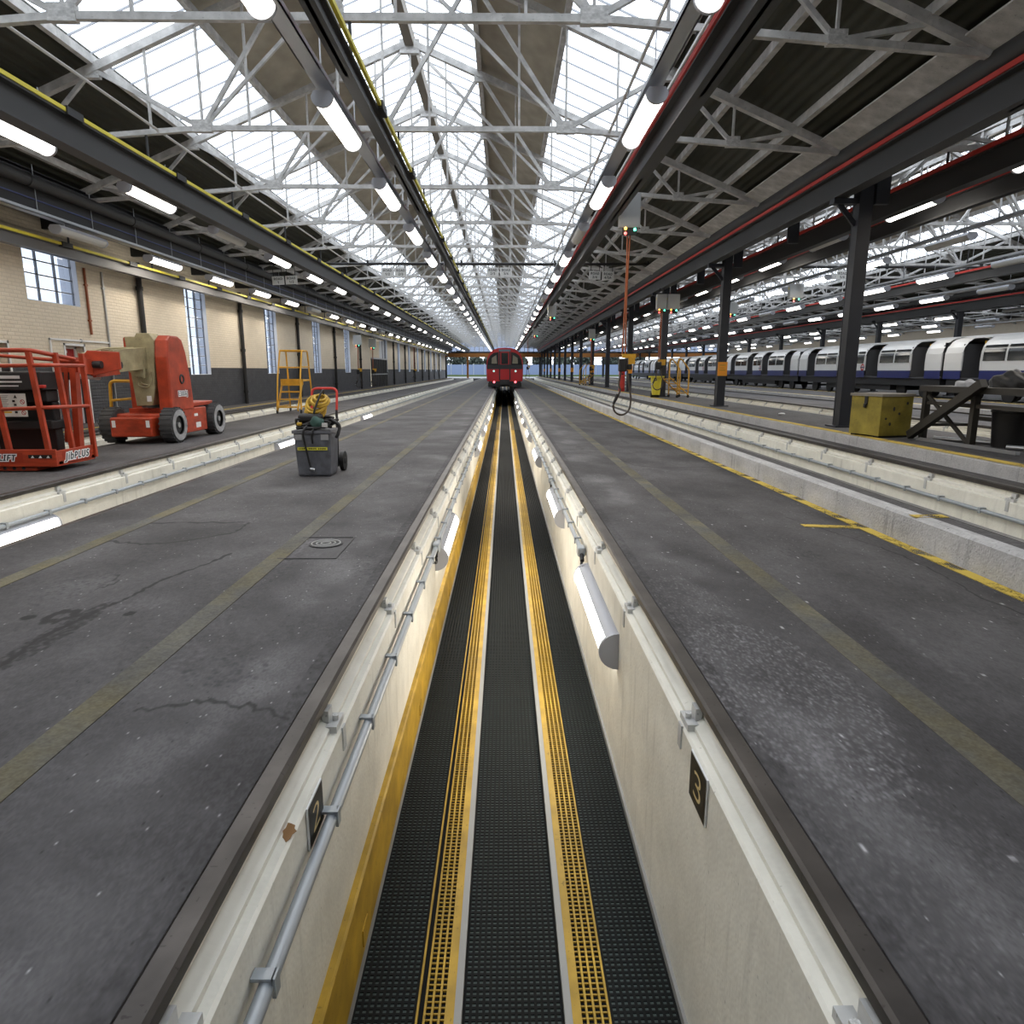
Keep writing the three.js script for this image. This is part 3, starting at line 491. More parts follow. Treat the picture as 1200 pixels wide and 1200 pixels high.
// ---------------------------------------------------------------- brick wall with windows and doors
const wallOpen = [], doors = [[15.72, 16.4, 0.05, 1.82], [12.75, 13.9, 0.05, 1.8]];
wallOpen.push([14.7, 16.5, 2.7, 3.84]);
const winD = []; for (let k = 0; k < 13; k++) { const d = 21.85 + 7.05 * k; if (k === 4) continue; winD.push(d); wallOpen.push([d, d + 1.5, 1.14, 3.8]); }
const GATE = [51, 57.5, 0.05, 3.6];
{
  const all = [...wallOpen, ...doors, GATE];
  const g = sgroup('wall_left', 'brick wall painted cream above a dark grey dado', 'wall');
  const ds = [...new Set([DN, DF, ...all.flatMap((o) => [o[0], o[1]])])].sort((a, b) => a - b), ys = [...new Set([-0.3, 1.36, 5.1, ...all.flatMap((o) => [o[2], o[3]])])].sort((a, b) => a - b), cr = [], da = [];
  for (let i = 0; i + 1 < ds.length; i++) for (let j = 0; j + 1 < ys.length; j++) {
    const d = (ds[i] + ds[i + 1]) / 2, y = (ys[j] + ys[j + 1]) / 2; if (all.some((o) => d > o[0] && d < o[1] && y > o[2] && y < o[3])) continue;
    (y < 1.36 ? da : cr).push(box(WALLX - 0.4, WALLX, ys[j], ys[j + 1], ds[i], ds[i + 1]));
  }
  obj('cream_brickwork', cr, M.cream, g); obj('dark_dado', da, M.dado, g);
  // windows
  let wn = 0;
  const win = (d0, d1, y0, y1, nc, nr, separate) => {
    const w = sgroup('window_' + (++wn), nr < 6 ? 'short steel window of twelve panes high in the cream wall above the red door' : 'tall narrow steel window with small panes in the cream wall', 'window');
    if (nr > 6) w.userData.group = 'tall windows in the cream wall';
    const x = WALLX - 0.14, fr = [];
    obj('reveal', [box(WALLX - 0.4, WALLX - 0.002, y0, y1, d1 - 0.012, d1), box(WALLX - 0.4, WALLX - 0.002, y0, y1, d0, d0 + 0.012), box(WALLX - 0.4, WALLX - 0.002, y0, y0 + 0.015, d0, d1)], M.jamb, w);
    for (let i = 0; i <= nc; i++) { const d = d0 + (d1 - d0) * i / nc; fr.push(box(x - 0.025, x + 0.025, y0, y1, d - 0.013, d + 0.013)); }
    for (let j = 0; j <= nr; j++) { const y = y0 + (y1 - y0) * j / nr; fr.push(box(x - 0.02, x + 0.02, y - 0.013, y + 0.013, d0, d1)); }
    obj('window_frame', fr, M.windowFrame, w);
    const pw = (d1 - d0) / nc, ph = (y1 - y0) / nr;
    if (separate) { const gp = sheet([[0, 0.02], [0, ph - 0.02]], 0.02, pw - 0.02); for (let i = 0; i < nc; i++) for (let j = 0; j < nr; j++) { const o = obj('pane', gp, windowPane, w); o.position.set(x, y0 + j * ph, -(d0 + i * pw)); } } else obj('pane', sheet([[x, y0], [x, y1]], d0, d1), windowPane, w);
  };
  win(14.7, 16.5, 2.7, 3.84, 3, 4, true);
  winD.forEach((d, k) => win(d, d + 1.5, 1.14, 3.8, 3, 9, k < 4));
  // doors
  doors.forEach(([d0, d1, y0, y1], i) => {
    const w = sgroup('door_' + (i + 1), i ? 'red door with a glazed panel behind the lift basket' : 'plain red door with white frame behind the lift boom', 'door'), x = WALLX - 0.2;
    obj('door_leaf', box(x - 0.04, x, y0, y1 - 0.05, d0 + 0.05, d1 - 0.05), M.doorRed, w);
    obj('door_frame', [box(x - 0.06, x + 0.03, y0, y1, d0, d0 + 0.06), box(x - 0.06, x + 0.03, y0, y1, d1 - 0.06, d1), box(x - 0.06, x + 0.03, y1 - 0.06, y1, d0, d1), box(WALLX - 0.02, WALLX + 0.015, y0, y1 + 0.05, d1, d1 + 0.05), box(WALLX - 0.02, WALLX + 0.015, y0, y1 + 0.05, d0 - 0.05, d0), box(WALLX - 0.02, WALLX + 0.015, y1, y1 + 0.05, d0 - 0.05, d1 + 0.05)], M.whiteTrim, w);
    if (i) obj('glass_panel', box(x - 0.01, x + 0.006, 0.5, 1.5, d0 + 0.25, d1 - 0.3), M.glassDark, w);
    obj('closer', box(x, x + 0.05, y1 - 0.16, y1 - 0.1, d0 + 0.08, d0 + 0.3), M.galv, w);
    obj('handle', rod(V(x + 0.04, 0.95, d0 + 0.12), V(x + 0.04, 0.95, d0 + 0.22), 0.012), M.galv, w);
  });
  // recess with a folding gate
  struct('wall_recess', [box(WALLX - 1.6, WALLX - 1.5, 0, 3.8, GATE[0] - 0.3, GATE[1] + 0.3), box(WALLX - 1.6, WALLX - 0.4, 0, 3.8, GATE[0] - 0.3, GATE[0]), box(WALLX - 1.6, WALLX - 0.4, 0, 3.8, GATE[1], GATE[1] + 0.3), box(WALLX - 1.6, WALLX - 0.4, 3.6, 3.8, GATE[0], GATE[1])], M.cream, 'pale recess in the brick wall behind the dark gate', 'wall');
  const gt = thing('metal_gate', 'dark metal gate of upright panels across the recess in the brick wall', 'gate', V(WALLX + 0.05, 0.05, 51));
  for (let k = 0; k < 9; k++) obj('panel', box(0, 0.03, 0, 2.05, k * 0.72, k * 0.72 + 0.64), M.steel, gt);
  for (let k = 0; k < 10; k++) obj('upright', box(0.02, 0.09, 0, 2.12, k * 0.72 - 0.05, k * 0.72), M.beam, gt);
  obj('rail', [box(0.02, 0.1, 2.05, 2.15, -0.05, 6.5), box(0.02, 0.1, 0.9, 0.98, -0.05, 6.5)], M.galv, gt);
}
// surface conduits on the wall
for (const [d, y0, y1, w, m, lab] of [[16.75, 2.1, 3.6, 0.05, M.cable, 'short rusty red pipe running down the cream wall beside the short window'], [17.45, 0.05, 3.6, 0.035, M.galv, 'thin grey conduit running down the cream wall behind the lift']]) { const t = thing('wall_pipe', lab, 'pipe', V(WALLX + 0.03, 0, d)); obj('pipe', box(-0.02, 0.015, y0, y1, -w / 2, w / 2), m, t); obj('clip', [box(-0.03, 0.02, y0 + 0.3, y0 + 0.34, -0.05, 0.05), box(-0.03, 0.02, y1 - 0.4, y1 - 0.36, -0.05, 0.05)], m, t); }
{ const t = thing('surface_trunking', 'white cable trunking framing the wall above the red door', 'trunking', V(WALLX + 0.015, 0, 15.5)); obj('trunking', [box(-0.01, 0.02, 0.05, 1.95, -0.32, -0.28), box(-0.01, 0.02, 1.92, 1.96, -0.32, 1.95)], M.whiteTrim, t); obj('clip', box(-0.012, 0.025, 1.9, 1.98, 0.8, 0.84), M.galv, t); }
// downpipes
{
  const t = thing('downpipe', 'black rainwater pipe down the cream wall between two windows', 'pipe', V(WALLX + 0.1, 0.05, 19.03), 0, 'black downpipes on the brick wall');
  obj('pipe', rod(V(0, 0, 0), V(0, 4.0, 0), 0.07, 12), M.black, t);
  for (const y of [0.4, 1.9, 3.3]) obj('collar', rod(V(0, y, 0), V(0, y + 0.1, 0), 0.09, 12), M.black, t);
  for (let k = 1; k < 13; k++) { const d = 19.03 + 7.05 * k; if (d > 50 && d < 58.5) continue; dup(t, V(WALLX + 0.1, 0.05, d)); }
}

// ---------------------------------------------------------------- eaves girders, columns, runway beams
const ibeam = (x, y0, y1, w, d0 = DN, d1 = DF - 1) => [box(x - w / 2, x + w / 2, y0, y0 + 0.03, d0, d1), box(x - w / 2, x + w / 2, y1 - 0.03, y1, d0, d1), box(x - 0.02, x + 0.02, y0, y1, d0, d1)];
const brackets = (x, y, side) => { const g = []; for (let k = -3; k < 14; k++) g.push(box(x - 0.1, x + 0.1, y - 0.02, y + 0.5, 12.07 + 7.05 * k - 0.09, 12.07 + 7.05 * k + 0.09)); return g; };
struct('eaves_girder', [box(-8.98, -8.78, 4.16, 4.9, DN, DF), box(-9.8, -8.78, 4.86, 4.92, DN, DF), ...Array.from({ length: 34 }, (_, k) => box(-9.8, -8.9, 4.2, 4.5, T0 + k * BAY - 0.06, T0 + k * BAY + 0.06))], M.dark, 'dark eaves girder carrying pipes above the cream wall', 'girder');
struct('eaves_pipe', [rod(V(-8.66, 4.66, DN), V(-8.66, 4.66, DF), 0.11, 14), ...Array.from({ length: 34 }, (_, k) => { const g = new THREE.TorusGeometry(0.115, 0.012, 6, 18); g.translate(-8.66, 4.66, -(T0 + (k + 0.4) * BAY)); return clean(g); })], M.beam, 'fat dark pipe along the eaves girder above the cream wall', 'pipe');
struct('eaves_cable', box(-8.775, -8.755, 4.38, 4.4, DN, DF), M.blueLine, 'thin blue cable along the dark eaves girder', 'cable');
for (const [x, lab] of [[COLX, 'over the first row of columns'], [COL2, 'over the columns behind the white train']]) {
  struct('eaves_girder', [box(x - 0.12, x + 0.12, 4.5, 4.95, DN, DF), box(x - 0.7, x + 0.7, 4.88, 4.93, DN, DF)], M.dark, 'dark eaves girder ' + lab, 'girder');
  struct('eaves_pipe', [rod(V(x - 0.42, 4.66, DN), V(x - 0.42, 4.66, DF), 0.14, 14), rod(V(x + 0.42, 4.66, DN), V(x + 0.42, 4.66, DF), 0.14, 14)], M.beam, 'pair of fat dark pipes under the roof valley ' + lab, 'pipe');
}
for (const [x, lab] of [[COLX, 'over the first row of columns'], [COL2, 'over the columns behind the white train']]) for (let k = 0; k < 33; k++) { const d = T0 + k * BAY; if (d < 6) continue; const o = struct('gutter_post', box(x + 0.14, x + 0.36, 3.95, 4.88, d - 0.05, d + 0.05), M.steel, 'short black post under the roof valley ' + lab, 'post'); o.userData.group = 'posts under the roof valley ' + lab; }
function runway(x, y0, y1, w, m, label, trims) {
  const t = thing('runway_beam', label, 'beam'); obj('beam', ibeam(x, y0, y1, w), m, t);
  for (const [n, dx, dy, s, mm, seg] of trims) {
    if (!seg) obj(n, box(x + dx - s / 2, x + dx + s / 2, y1 + dy, y1 + dy + (mm === M.red ? 0.06 : 0.035), DN, DF - 1), mm, t);
    else { const g = [], c = []; for (let d = DN; d < DF - 4; d += seg) { g.push(box(x + dx - s / 2, x + dx + s / 2, y1 + dy, y1 + dy + 0.05, d, d + seg - 0.35)); c.push(box(x + dx - s / 2 - 0.02, x + dx + s / 2 + 0.02, y1 + dy - 0.03, y1 + dy + 0.07, d + seg - 0.35, d + seg)); } obj(n, g, mm, t); obj('coupler', c, M.black, t); }
  }
  const h = []; for (let k = 1; k < 34; k++) { const d = T0 + k * BAY; h.push(rod(V(x, y1, d), V(x, 5.05, d), 0.02, 6)); } stuff(obj('hanger_rod', h, M.beam, t));
  return t;
}
runway(-9.3, 3.6, 3.84, 0.16, M.housing2, 'grey runway beam with a yellow busbar along the cream wall', [['busbar', 0.1, -0.02, 0.05, M.busYellow, 2.6]]);
runway(-5.75, 4.12, 4.52, 0.22, M.beam, 'dark runway beam with a yellow busbar above the pit beside the lift', [['busbar', 0.1, 0.0, 0.05, M.busYellow, 3.0], ['cable', -0.1, 0.0, 0.03, M.blueLine]]);
runway(-1.72, 4.38, 4.6, 0.14, M.beam, 'slim dark runway beam under the ridge with red and yellow conductors', [['busbar', 0.1, 0.0, 0.04, M.busYellow, 3.0], ['red_conductor', -0.09, 0.0, 0.03, M.red]]);
runway(2.12, 4.2, 4.56, 0.2, M.beam, 'dark runway beam hanging over the sloping floor right of the centre track', [['red_conductor', -0.14, -0.05, 0.03, M.red], ['white_conductor', -0.19, -0.02, 0.02, M.plate]]);
runway(5.52, 4.06, 4.46, 0.22, M.beam, 'deep dark runway beam with a red conductor on the near side of the columns', [['red_conductor', -0.1, -0.01, 0.06, M.red]]);
runway(7.2, 4.1, 4.48, 0.18, M.beam, 'deep dark runway beam with a red conductor on the far side of the columns', [['red_conductor', -0.1, -0.01, 0.06, M.red]]);
runway(8.4, 4.16, 4.48, 0.16, M.beam, 'dark runway beam with a red conductor over the pit behind the columns', [['red_conductor', -0.1, -0.01, 0.06, M.red]]);
runway(14.6, 4.0, 4.3, 0.2, M.beam, 'dark runway beam with a red conductor over the plain rails', [['red_conductor', -0.1, -0.01, 0.06, M.red]]);
runway(21.2, 3.95, 4.35, 0.24, M.beam, 'dark runway beam with a red conductor behind the white train', [['red_conductor', -0.12, 0.0, 0.06, M.red]]);
// columns
function column(x, y, d, label, group, sign) {
  const t = thing('steel_column', label, 'column', V(x, y, d), 0, group), H = 4.5 - y;
  obj('shaft', [box(-0.11, 0.11, 0, H, -0.115, -0.095), box(-0.11, 0.11, 0, H, 0.095, 0.115), box(-0.012, 0.012, 0, H, -0.1, 0.1), box(-0.105, -0.09, 0, H, -0.11, 0.11)], M.steel, t);
  obj('base_plate', box(-0.2, 0.2, 0, 0.025, -0.2, 0.2), M.steel, t);
  obj('bracket', [box(-0.52, -0.1, 3.97 - y, 4.055 - y, -0.08, 0.08), bar(V(-0.4, 3.98 - y, 0), V(-0.1, 3.65 - y, 0), 0.04, 0.08)], M.steel, t);
  if (sign) { obj('orange_plate', box(-0.13, 0.13, 0.83, 1.2, -0.135, -0.12), M.orangeSign, t); obj('plate_lettering', [box(-0.09, 0.09, 1.1, 1.13, -0.139, -0.135), box(-0.09, 0.06, 1.03, 1.05, -0.139, -0.135), box(-0.09, 0.08, 0.97, 0.99, -0.139, -0.135)], M.orange, t); }
  return t;
}
for (let k = 0; k < 15; k++) { const s = k > 0 && k % 2 === 1 || k === 3; column(COLX, FR, 12.07 + 7.05 * k, s ? 'black steel column with an orange plate, between white pits' : 'plain black steel column in the row between the white pits', s ? 'columns with orange plates' : 'plain columns of the first row', s); }
column(COLX, FR, 5.02, 'plain black steel column in the row between the white pits', 'plain columns of the first row', false);
for (let k = 1; k < 15; k++) column(COL2, 0.08, 12.07 + 7.05 * k, 'black steel column behind the white and blue train', 'columns behind the white train', false);

// ---------------------------------------------------------------- lamp rows on cable trays
function tray(x, y, label, m = M.galv) {
  const t = thing('cable_tray', label, 'cable tray'); obj('tray', [box(x - 0.09, x + 0.09, y, y + 0.012, DN, DF - 2), box(x - 0.09, x - 0.075, y, y + 0.06, DN, DF - 2), box(x + 0.075, x + 0.09, y, y + 0.06, DN, DF - 2)], m, t);
  obj('cable', [rod(V(x - 0.03, y + 0.03, DN), V(x - 0.03, y + 0.03, DF - 2), 0.018, 6), rod(V(x + 0.03, y + 0.03, DN), V(x + 0.03, y + 0.03, DF - 2), 0.014, 6)], M.black, t);
  const h = []; for (let d = T0; d < DF - 4; d += BAY / 2) h.push(rod(V(x, y, d), V(x, 5.0, d), 0.008, 5)); stuff(obj('hanger', h, M.galv, t));
}
const rows = [                                                     // x, y of the tray, first lamp centre, spacing, where, unlit every, last
  [-2.06, 4.40, 12.75, BAY, 'under the ridge left of the centre track', 0, 110, 34],
  [1.66, 4.40, 12.6, BAY, 'along the dark beam right of the centre track', 2, 110, 34],
  [-6.3, 4.40, 13.0, BAY, 'over the pit beside the lift', 2, 110, 34],
  [-8.75, 4.12, 15.0, BAY, 'along the eaves above the cream wall', 3, 110, 34],
  [7.8, 4.46, 13.9, BAY, 'between the runway beams behind the columns', 2, 100, 27],
  [10.6, 4.42, 13.6, BAY, 'over the floor beyond the pit behind the columns', 2, 100, 27],
  [13.6, 4.28, 19.0, BAY, 'over the plain rails', 3, 100, 27],
  [17.3, 4.22, 25.0, BAY, 'in front of the white train', 3, 95, 30],
  [24.0, 4.22, 33.0, BAY * 1.5, 'in the bay behind the white train', 4, 100, 0],
  [27.5, 4.22, 40.0, BAY * 1.5, 'in the bay behind the white train', 4, 100, 0],
  [31.5, 4.22, 46.0, BAY * 1.5, 'in the bay behind the white train', 4, 100, 0],
];
for (const [x, y, d0, sp, where, off, last, lightTo] of rows) {
  tray(x, y, `galvanised cable tray ${where}${x === 24 ? ', next to the columns' : x === 27.5 ? ', under its ridge' : x === 31.5 ? ', towards the far wall' : ''}`);
  const mk = (lit, wl) => ceilingLamp(lit, wl, `${lit ? 'glowing' : 'unlit'} half-round strip lamp ${where}`, `${lit ? 'lit' : 'unlit'} strip lamps ${where}`);
  let A = null, A2 = null, B = null, i = 0;
  for (let d = d0 - 2 * sp; d < last; d += sp, i++) {
    if (d < 4) continue;
    const isOff = off && (i - 2 + (off === 2 ? 0 : 1)) % (off + 2) === 1, wl = d < lightTo, p = V(x, y - 0.13, d);
    let o;
    if (isOff) o = B ? dup(B, p) : (B = mk(false, false)); else if (wl) o = A ? dup(A, p) : (A = mk(true, true)); else o = A2 ? dup(A2, p) : (A2 = mk(true, false));
    o.position.copy(p);
  }
}

// ---------------------------------------------------------------- shed ends
{
  struct('wall_back', [box(WALLX - 0.4, COL3 + 0.4, -0.4, 8.6, DN - 0.4, DN)], M.cream, 'plain cream wall closing the shed behind the camera', 'wall');
  struct('wall_right', [box(COL3, COL3 + 0.4, -0.3, 5.2, DN, DF)], M.cream, 'far cream side wall of the shed', 'wall');
  const g = sgroup('wall_front', 'open end of the shed with a brown beam and glazed gables above', 'wall');
  obj('door_beam', box(WALLX - 0.4, COL3, 3.42, 4.05, DF - 0.2, DF + 0.1), M.gantry, g); obj('beam_shadow_strip', box(WALLX - 0.4, COL3, 4.05, 4.3, DF - 0.1, DF + 0.1), M.dark, g);  // dark strip over the door beam is a shadow gap put in as colour
  for (const x of [-9.7, -6.1, 5.9, 11.2, 16.4, 21.5, 29.3]) obj('door_post', box(x - 0.16, x + 0.16, 0, 3.42, DF - 0.3, DF), x < 0 && x > -7 ? M.gantry : M.dark, g);
  const mull = [];
  BAYS.forEach(([rx]) => {
    for (let u = -7.5; u <= 7.5; u += 0.75) mull.push(box(rx + u - 0.05, rx + u + 0.05, 4.3, roofY(u), DF - 0.06, DF + 0.02));
    const sh = prism([[rx - 7.8, 4.3], [rx + 7.8, 4.3], [rx + 7.8, roofY(7.8)], [rx, RIDGE], [rx - 7.8, roofY(7.8)]], DF, DF + 0.01); obj('pane', sh, windowPane, g);
  });
  for (const y of [5.2, 6.2]) mull.push(box(WALLX, COL3, y, y + 0.06, DF - 0.06, DF + 0.02));
  obj('mullion', mull, M.glazeBar, g);
}
// outside, beyond the open end
{
  struct('outside_ground', box(-60, 90, -2.2, -0.02, DF, 240), M.outside, 'pale ground outside the open end of the shed', 'ground');
  const f = thing('hoarding', 'pale blue panelled hoarding across the yard outside', 'fence', V(0, -0.02, 150));
  for (let k = 0; k < 40; k++) obj('panel', box(-45 + k * 2.4, -45 + k * 2.4 + 2.3, 0, 2.5, 0, 0.08), M.hoarding, f);
  for (let k = 0; k < 41; k++) obj('post', box(-45.05 + k * 2.4 - 0.07, -45.05 + k * 2.4 + 0.07, 0, 2.7, 0.08, 0.2), M.boxGrey, f);
  struct('outside_verge', box(-50, 60, -0.02, 0.35, 146, 149.9), M.grass, 'strip of rough grass in front of the hoarding', 'grass');
  const leafGeo = new THREE.PlaneGeometry(0.42, 0.3);
  function tree(x, d, h, lab, tone) {
    const t = thing('tree', lab, 'tree', V(x, -0.02, d), 0, 'trees beyond the hoarding');
    const tr = [rod(V(0, 0, 0), V(0.1, h * 0.55, 0), 0.16, 7)]; for (let k = 0; k < 6; k++) { const a = rr(0, 6.28); tr.push(rod(V(0.05, h * rr(0.3, 0.5), 0), V(Math.cos(a) * h * 0.25, h * rr(0.6, 0.85), Math.sin(a) * h * 0.25), 0.06, 5)); }
    obj('trunk', tr, M.bark, t);
    const im = new THREE.InstancedMesh(leafGeo, M.leaf, 1500), m = new THREE.Matrix4(), e = new THREE.Euler(), q = new THREE.Quaternion(), one = new THREE.Vector3(1, 1, 1);
    for (let k = 0; k < 1500; k++) { const a = rr(0, 6.283), c = rr(-1, 1), r = Math.cbrt(rnd()) * h * 0.36, w = Math.sqrt(1 - c * c); q.setFromEuler(e.set(rr(0, 6), rr(0, 6), rr(0, 6))); im.setMatrixAt(k, m.compose(new THREE.Vector3(Math.cos(a) * w * r * 1.1, h * 0.62 + c * r, Math.sin(a) * w * r), q, one)); }
    im.name = 'crown'; im.castShadow = im.receiveShadow = true; t.add(stuff(im));
  }
  for (const [x, d, h] of [[-19, 158, 6.2], [-14.5, 156, 5.4], [-10.5, 160, 5.8], [-6.5, 157, 4.6], [-3, 160, 5], [3.5, 158, 4.8], [8.5, 160, 5.8], [13, 157, 5.2], [18, 159, 6.2], [24, 158, 5.4], [30, 160, 6]]) tree(x, d, h, 'dark leafy tree rising behind the pale blue hoarding');
}

// ---------------------------------------------------------------- red train
{
  const t = thing('red_train', 'red fronted underground train standing on the centre track', 'train', V(0, 0, 50.2));
  const prof = (k, dy = 0) => { const p = [[-1.26 * k, 0.5], [-1.31 * k, 0.9], [-1.32 * k, 1.5]]; for (let i = 0; i <= 14; i++) { const a = PI - i / 14 * PI; p.push([1.31 * k * Math.sign(Math.cos(a)) * Math.pow(Math.abs(Math.cos(a)), 0.72), 1.62 + (1.24 * Math.pow(Math.sin(a), 0.85)) * k + dy]); } p.push([1.32 * k, 1.5], [1.31 * k, 0.9], [1.26 * k, 0.5]); return p; };
  for (const [a, b] of [[0.25, 16], [16.5, 32], [32.5, 48]]) obj('body', prism(prof(0.985), a, b), M.trainWhite, t);
  obj('front_mask', prism(prof(1), 0, 0.26), M.trainRed, t);
  obj('blue_skirt', [box(-1.31, -1.28, 0.55, 0.95, 0.3, 15.9), box(1.28, 1.31, 0.55, 0.95, 0.3, 15.9)], M.trainBlue, t);
  obj('side_window', [1.6, 4.4, 7.2, 10, 12.8].flatMap((d) => [box(-1.315, -1.29, 1.45, 2.0, d, d + 1.7), box(1.29, 1.315, 1.45, 2.0, d, d + 1.7)]), M.glassDark, t);
  const F = (pts, th, z) => { const g = extrude(pts, th); g.translate(0, 0, z); return g; };
  obj('grey_band', F([[-1.27, 1.36], [1.27, 1.36], [1.27, 1.68], [-1.27, 1.68]], 0.03, 0.01), M.dark, t);
  for (const s of [-1, 1]) {
    const w = F([[s * 0.45, 1.66], [s * 1.24, 1.66], [s * 1.2, 2.0], [s * 1.05, 2.3], [s * 0.78, 2.5], [s * 0.45, 2.56]], 0.03, 0.015); const fr = obj('cab_window', w, M.glassDark, t);
    obj('cab_interior', F([[s * 0.55, 1.75], [s * 0.95, 1.75], [s * 0.92, 2.15], [s * 0.6, 2.35]], 0.01, 0.035), mat([0.2, 0.18, 0.13], 0.3), fr);
    obj('red_panel', F([[s * 0.42, 0.55], [s * 1.27, 0.55], [s * 1.3, 1.0], [s * 1.3, 1.36], [s * 0.42, 1.36]], 0.03, 0.012), M.trainRed, t);
    obj('door_pillar', F([[s * 0.33, 0.6], [s * 0.41, 0.6], [s * 0.41, 2.6], [s * 0.33, 2.6]], 0.05, 0.02), M.dark, t);
    const hl = new THREE.CylinderGeometry(0.075, 0.075, 0.04, 16); hl.rotateX(PI / 2); hl.translate(s * 0.78, 1.22, 0.035); obj('headlight', clean(hl), headGreen, t);
    const tl = new THREE.CylinderGeometry(0.08, 0.08, 0.04, 16); tl.rotateX(PI / 2); tl.translate(s * 0.77, 0.45, 0.1); obj('tail_light', clean(tl), tailRed, t);
    const wh = new THREE.CylinderGeometry(0.36, 0.36, 0.12, 20); wh.rotateZ(PI / 2); wh.translate(s * 0.77, 0.37, -1.6); obj('wheel', clean(wh), M.dark, t);
  }
  const dr = obj('cab_door', F([[-0.33, 0.62], [0.33, 0.62], [0.33, 1.36], [-0.33, 1.36]], 0.04, 0.02), M.trainRed, t);
  obj('door_window', F([[-0.24, 1.72], [0.24, 1.72], [0.24, 2.5], [-0.24, 2.5]], 0.02, 0.035), M.glassDark, dr);
  obj('destination_panel', F([[-0.42, 2.6], [0.42, 2.6], [0.42, 2.74], [-0.42, 2.74]], 0.03, 0.02), mat([0.1, 0.16, 0.2], 0.3), t);
  obj('underframe', [box(-1.15, 1.15, 0.22, 0.52, 0.02, 48), box(-0.6, 0.6, 0.06, 0.3, 3.2, 12.5), box(-0.6, 0.6, 0.06, 0.3, 20, 29), box(-0.6, 0.6, 0.06, 0.3, 36, 45), box(-1.2, -0.4, 0.12, 0.4, -0.05, 0.4), box(0.4, 1.2, 0.12, 0.4, -0.05, 0.4)], M.black, t);  // low middle boxes added to darken the pit beneath the train
  obj('coupler', [box(-0.35, 0.35, 0.28, 0.62, -0.12, 0.1), box(-0.14, 0.14, 0.3, 0.5, -0.3, 0.1)], M.dark, t);
}

// ---------------------------------------------------------------- white and blue train, doors open
{
  const L = 14.0, R0 = 0.08, proto = thing('train_carriage', 'white and blue underground carriage with its doors open', 'train carriage', null, 0, 'carriages of the white and blue train');
  const side = [[-1.2, 1.27], [-1.21, 1.6], [-1.2, 1.95], [-1.14, 2.18], [-1.0, 2.38], [-0.8, 2.52]], roof = [[-0.8, 2.52], [-0.4, 2.64], [0, 2.68], [0.4, 2.64], [0.8, 2.52]];
  const farS = side.map(([x, y]) => [-x, y]).reverse();
  const seg = [[0, 1.1, 'end'], [2.2, 4.9, 'win'], [6.15, 7.85, 'mid'], [9.1, 11.8, 'win'], [12.9, L, 'end']], door = [[1.1, 2.2], [4.9, 6.15], [7.85, 9.1], [11.8, 12.9]];
  obj('roof', [sheet(roof, 0, L), sheet(farS, 0, L), sheet([[1.2, 1.27], [1.2, 0.93]], 0, L)], M.trainWhite, proto);
  for (const [a, b, k] of seg) {
    const pn = obj('side_panel', [sheet(side, a, b), box(-1.215, -1.16, 1.27, 2.0, a, a + 0.04), box(-1.215, -1.16, 1.27, 2.0, b - 0.04, b)], M.trainWhite, proto);
    obj('blue_band', [sheet([[-1.205, 0.93], [-1.205, 1.27]], a, b)], M.trainBlue, proto);
    if (k !== 'end') {
      const n = 2, w = (b - a - 0.35) / n;
      for (let i = 0; i < n; i++) { const d = a + 0.12 + i * (w + 0.11); obj('window', [sheet([[-1.222, 1.62], [-1.212, 1.95], [-1.19, 2.06]], d, d + w)], M.glassDark, pn); obj('vent_window', sheet([[-1.175, 2.12], [-1.145, 2.21]], d, d + w), M.glassDark, pn); }
    }
    if (k === 'mid') { const rg = new THREE.TorusGeometry(0.14, 0.035, 6, 20); rg.rotateY(PI / 2); rg.scale(0.2, 1, 1); rg.translate(-1.22, 1.43, -(a + 0.2)); obj('roundel', clean(rg), M.trainRed, pn); obj('roundel_bar', box(-1.232, -1.222, 1.405, 1.455, a + 0.0, a + 0.4), M.trainBlue, pn); }
  }
  for (const [a, b] of door) {
    obj('door_frame', [sheet(side.map(([x, y]) => [x * 1.012, y]), a - 0.05, a + 0.01), sheet(side.map(([x, y]) => [x * 1.012, y]), b - 0.01, b + 0.05)], M.trainWhite, proto);
    obj('grab_pole', rod(V(-0.85, 0.98, a + 0.35), V(-0.85, 2.4, a + 0.35), 0.025), M.pole, proto);
  }
  obj('interior', [box(-1.15, 1.15, 0.93, 0.98, 0.05, L - 0.05), box(0.55, 0.6, 1.0, 2.4, 0.05, L - 0.05), ...[0.06, 2.3, 6.2, 9.2, 13.0].map((d) => box(-1.1, 0.6, 1.0, 2.3, d, d + 0.05))], M.trainDark, proto);
  obj('end_wall', box(-1.1, 1.1, 0.95, 2.4, 0, 0.03), M.dark, proto); obj('end_wall', box(-1.1, 1.1, 0.95, 2.4, L - 0.03, L), M.dark, proto);
  obj('underframe', [box(-1.1, 1.1, 0.6, 0.93, 0.1, L - 0.1), box(-1.0, 1.0, 0.35, 0.6, 4, 10)], M.black, proto);
  for (const d of [1.6, 3.4, L - 3.4, L - 1.6]) { const w = []; for (const s of [-1, 1]) { const g = new THREE.CylinderGeometry(0.36, 0.36, 0.12, 18); g.rotateZ(PI / 2); g.translate(s * 0.78, R0 + 0.36, -d); w.push(clean(g)); } obj('wheelset', [...w, rod(V(-0.78, R0 + 0.36, d), V(0.78, R0 + 0.36, d), 0.06)], M.black, proto); }
  obj('coupling', box(-0.2, 0.2, 0.6, 0.85, L, L + 0.2), M.black, proto);
  for (let k = 0; k < 6; k++) { const p = V(19.4, 0, 14.75 + 14.2 * k); if (k) dup(proto, p); else proto.position.copy(p); }
}

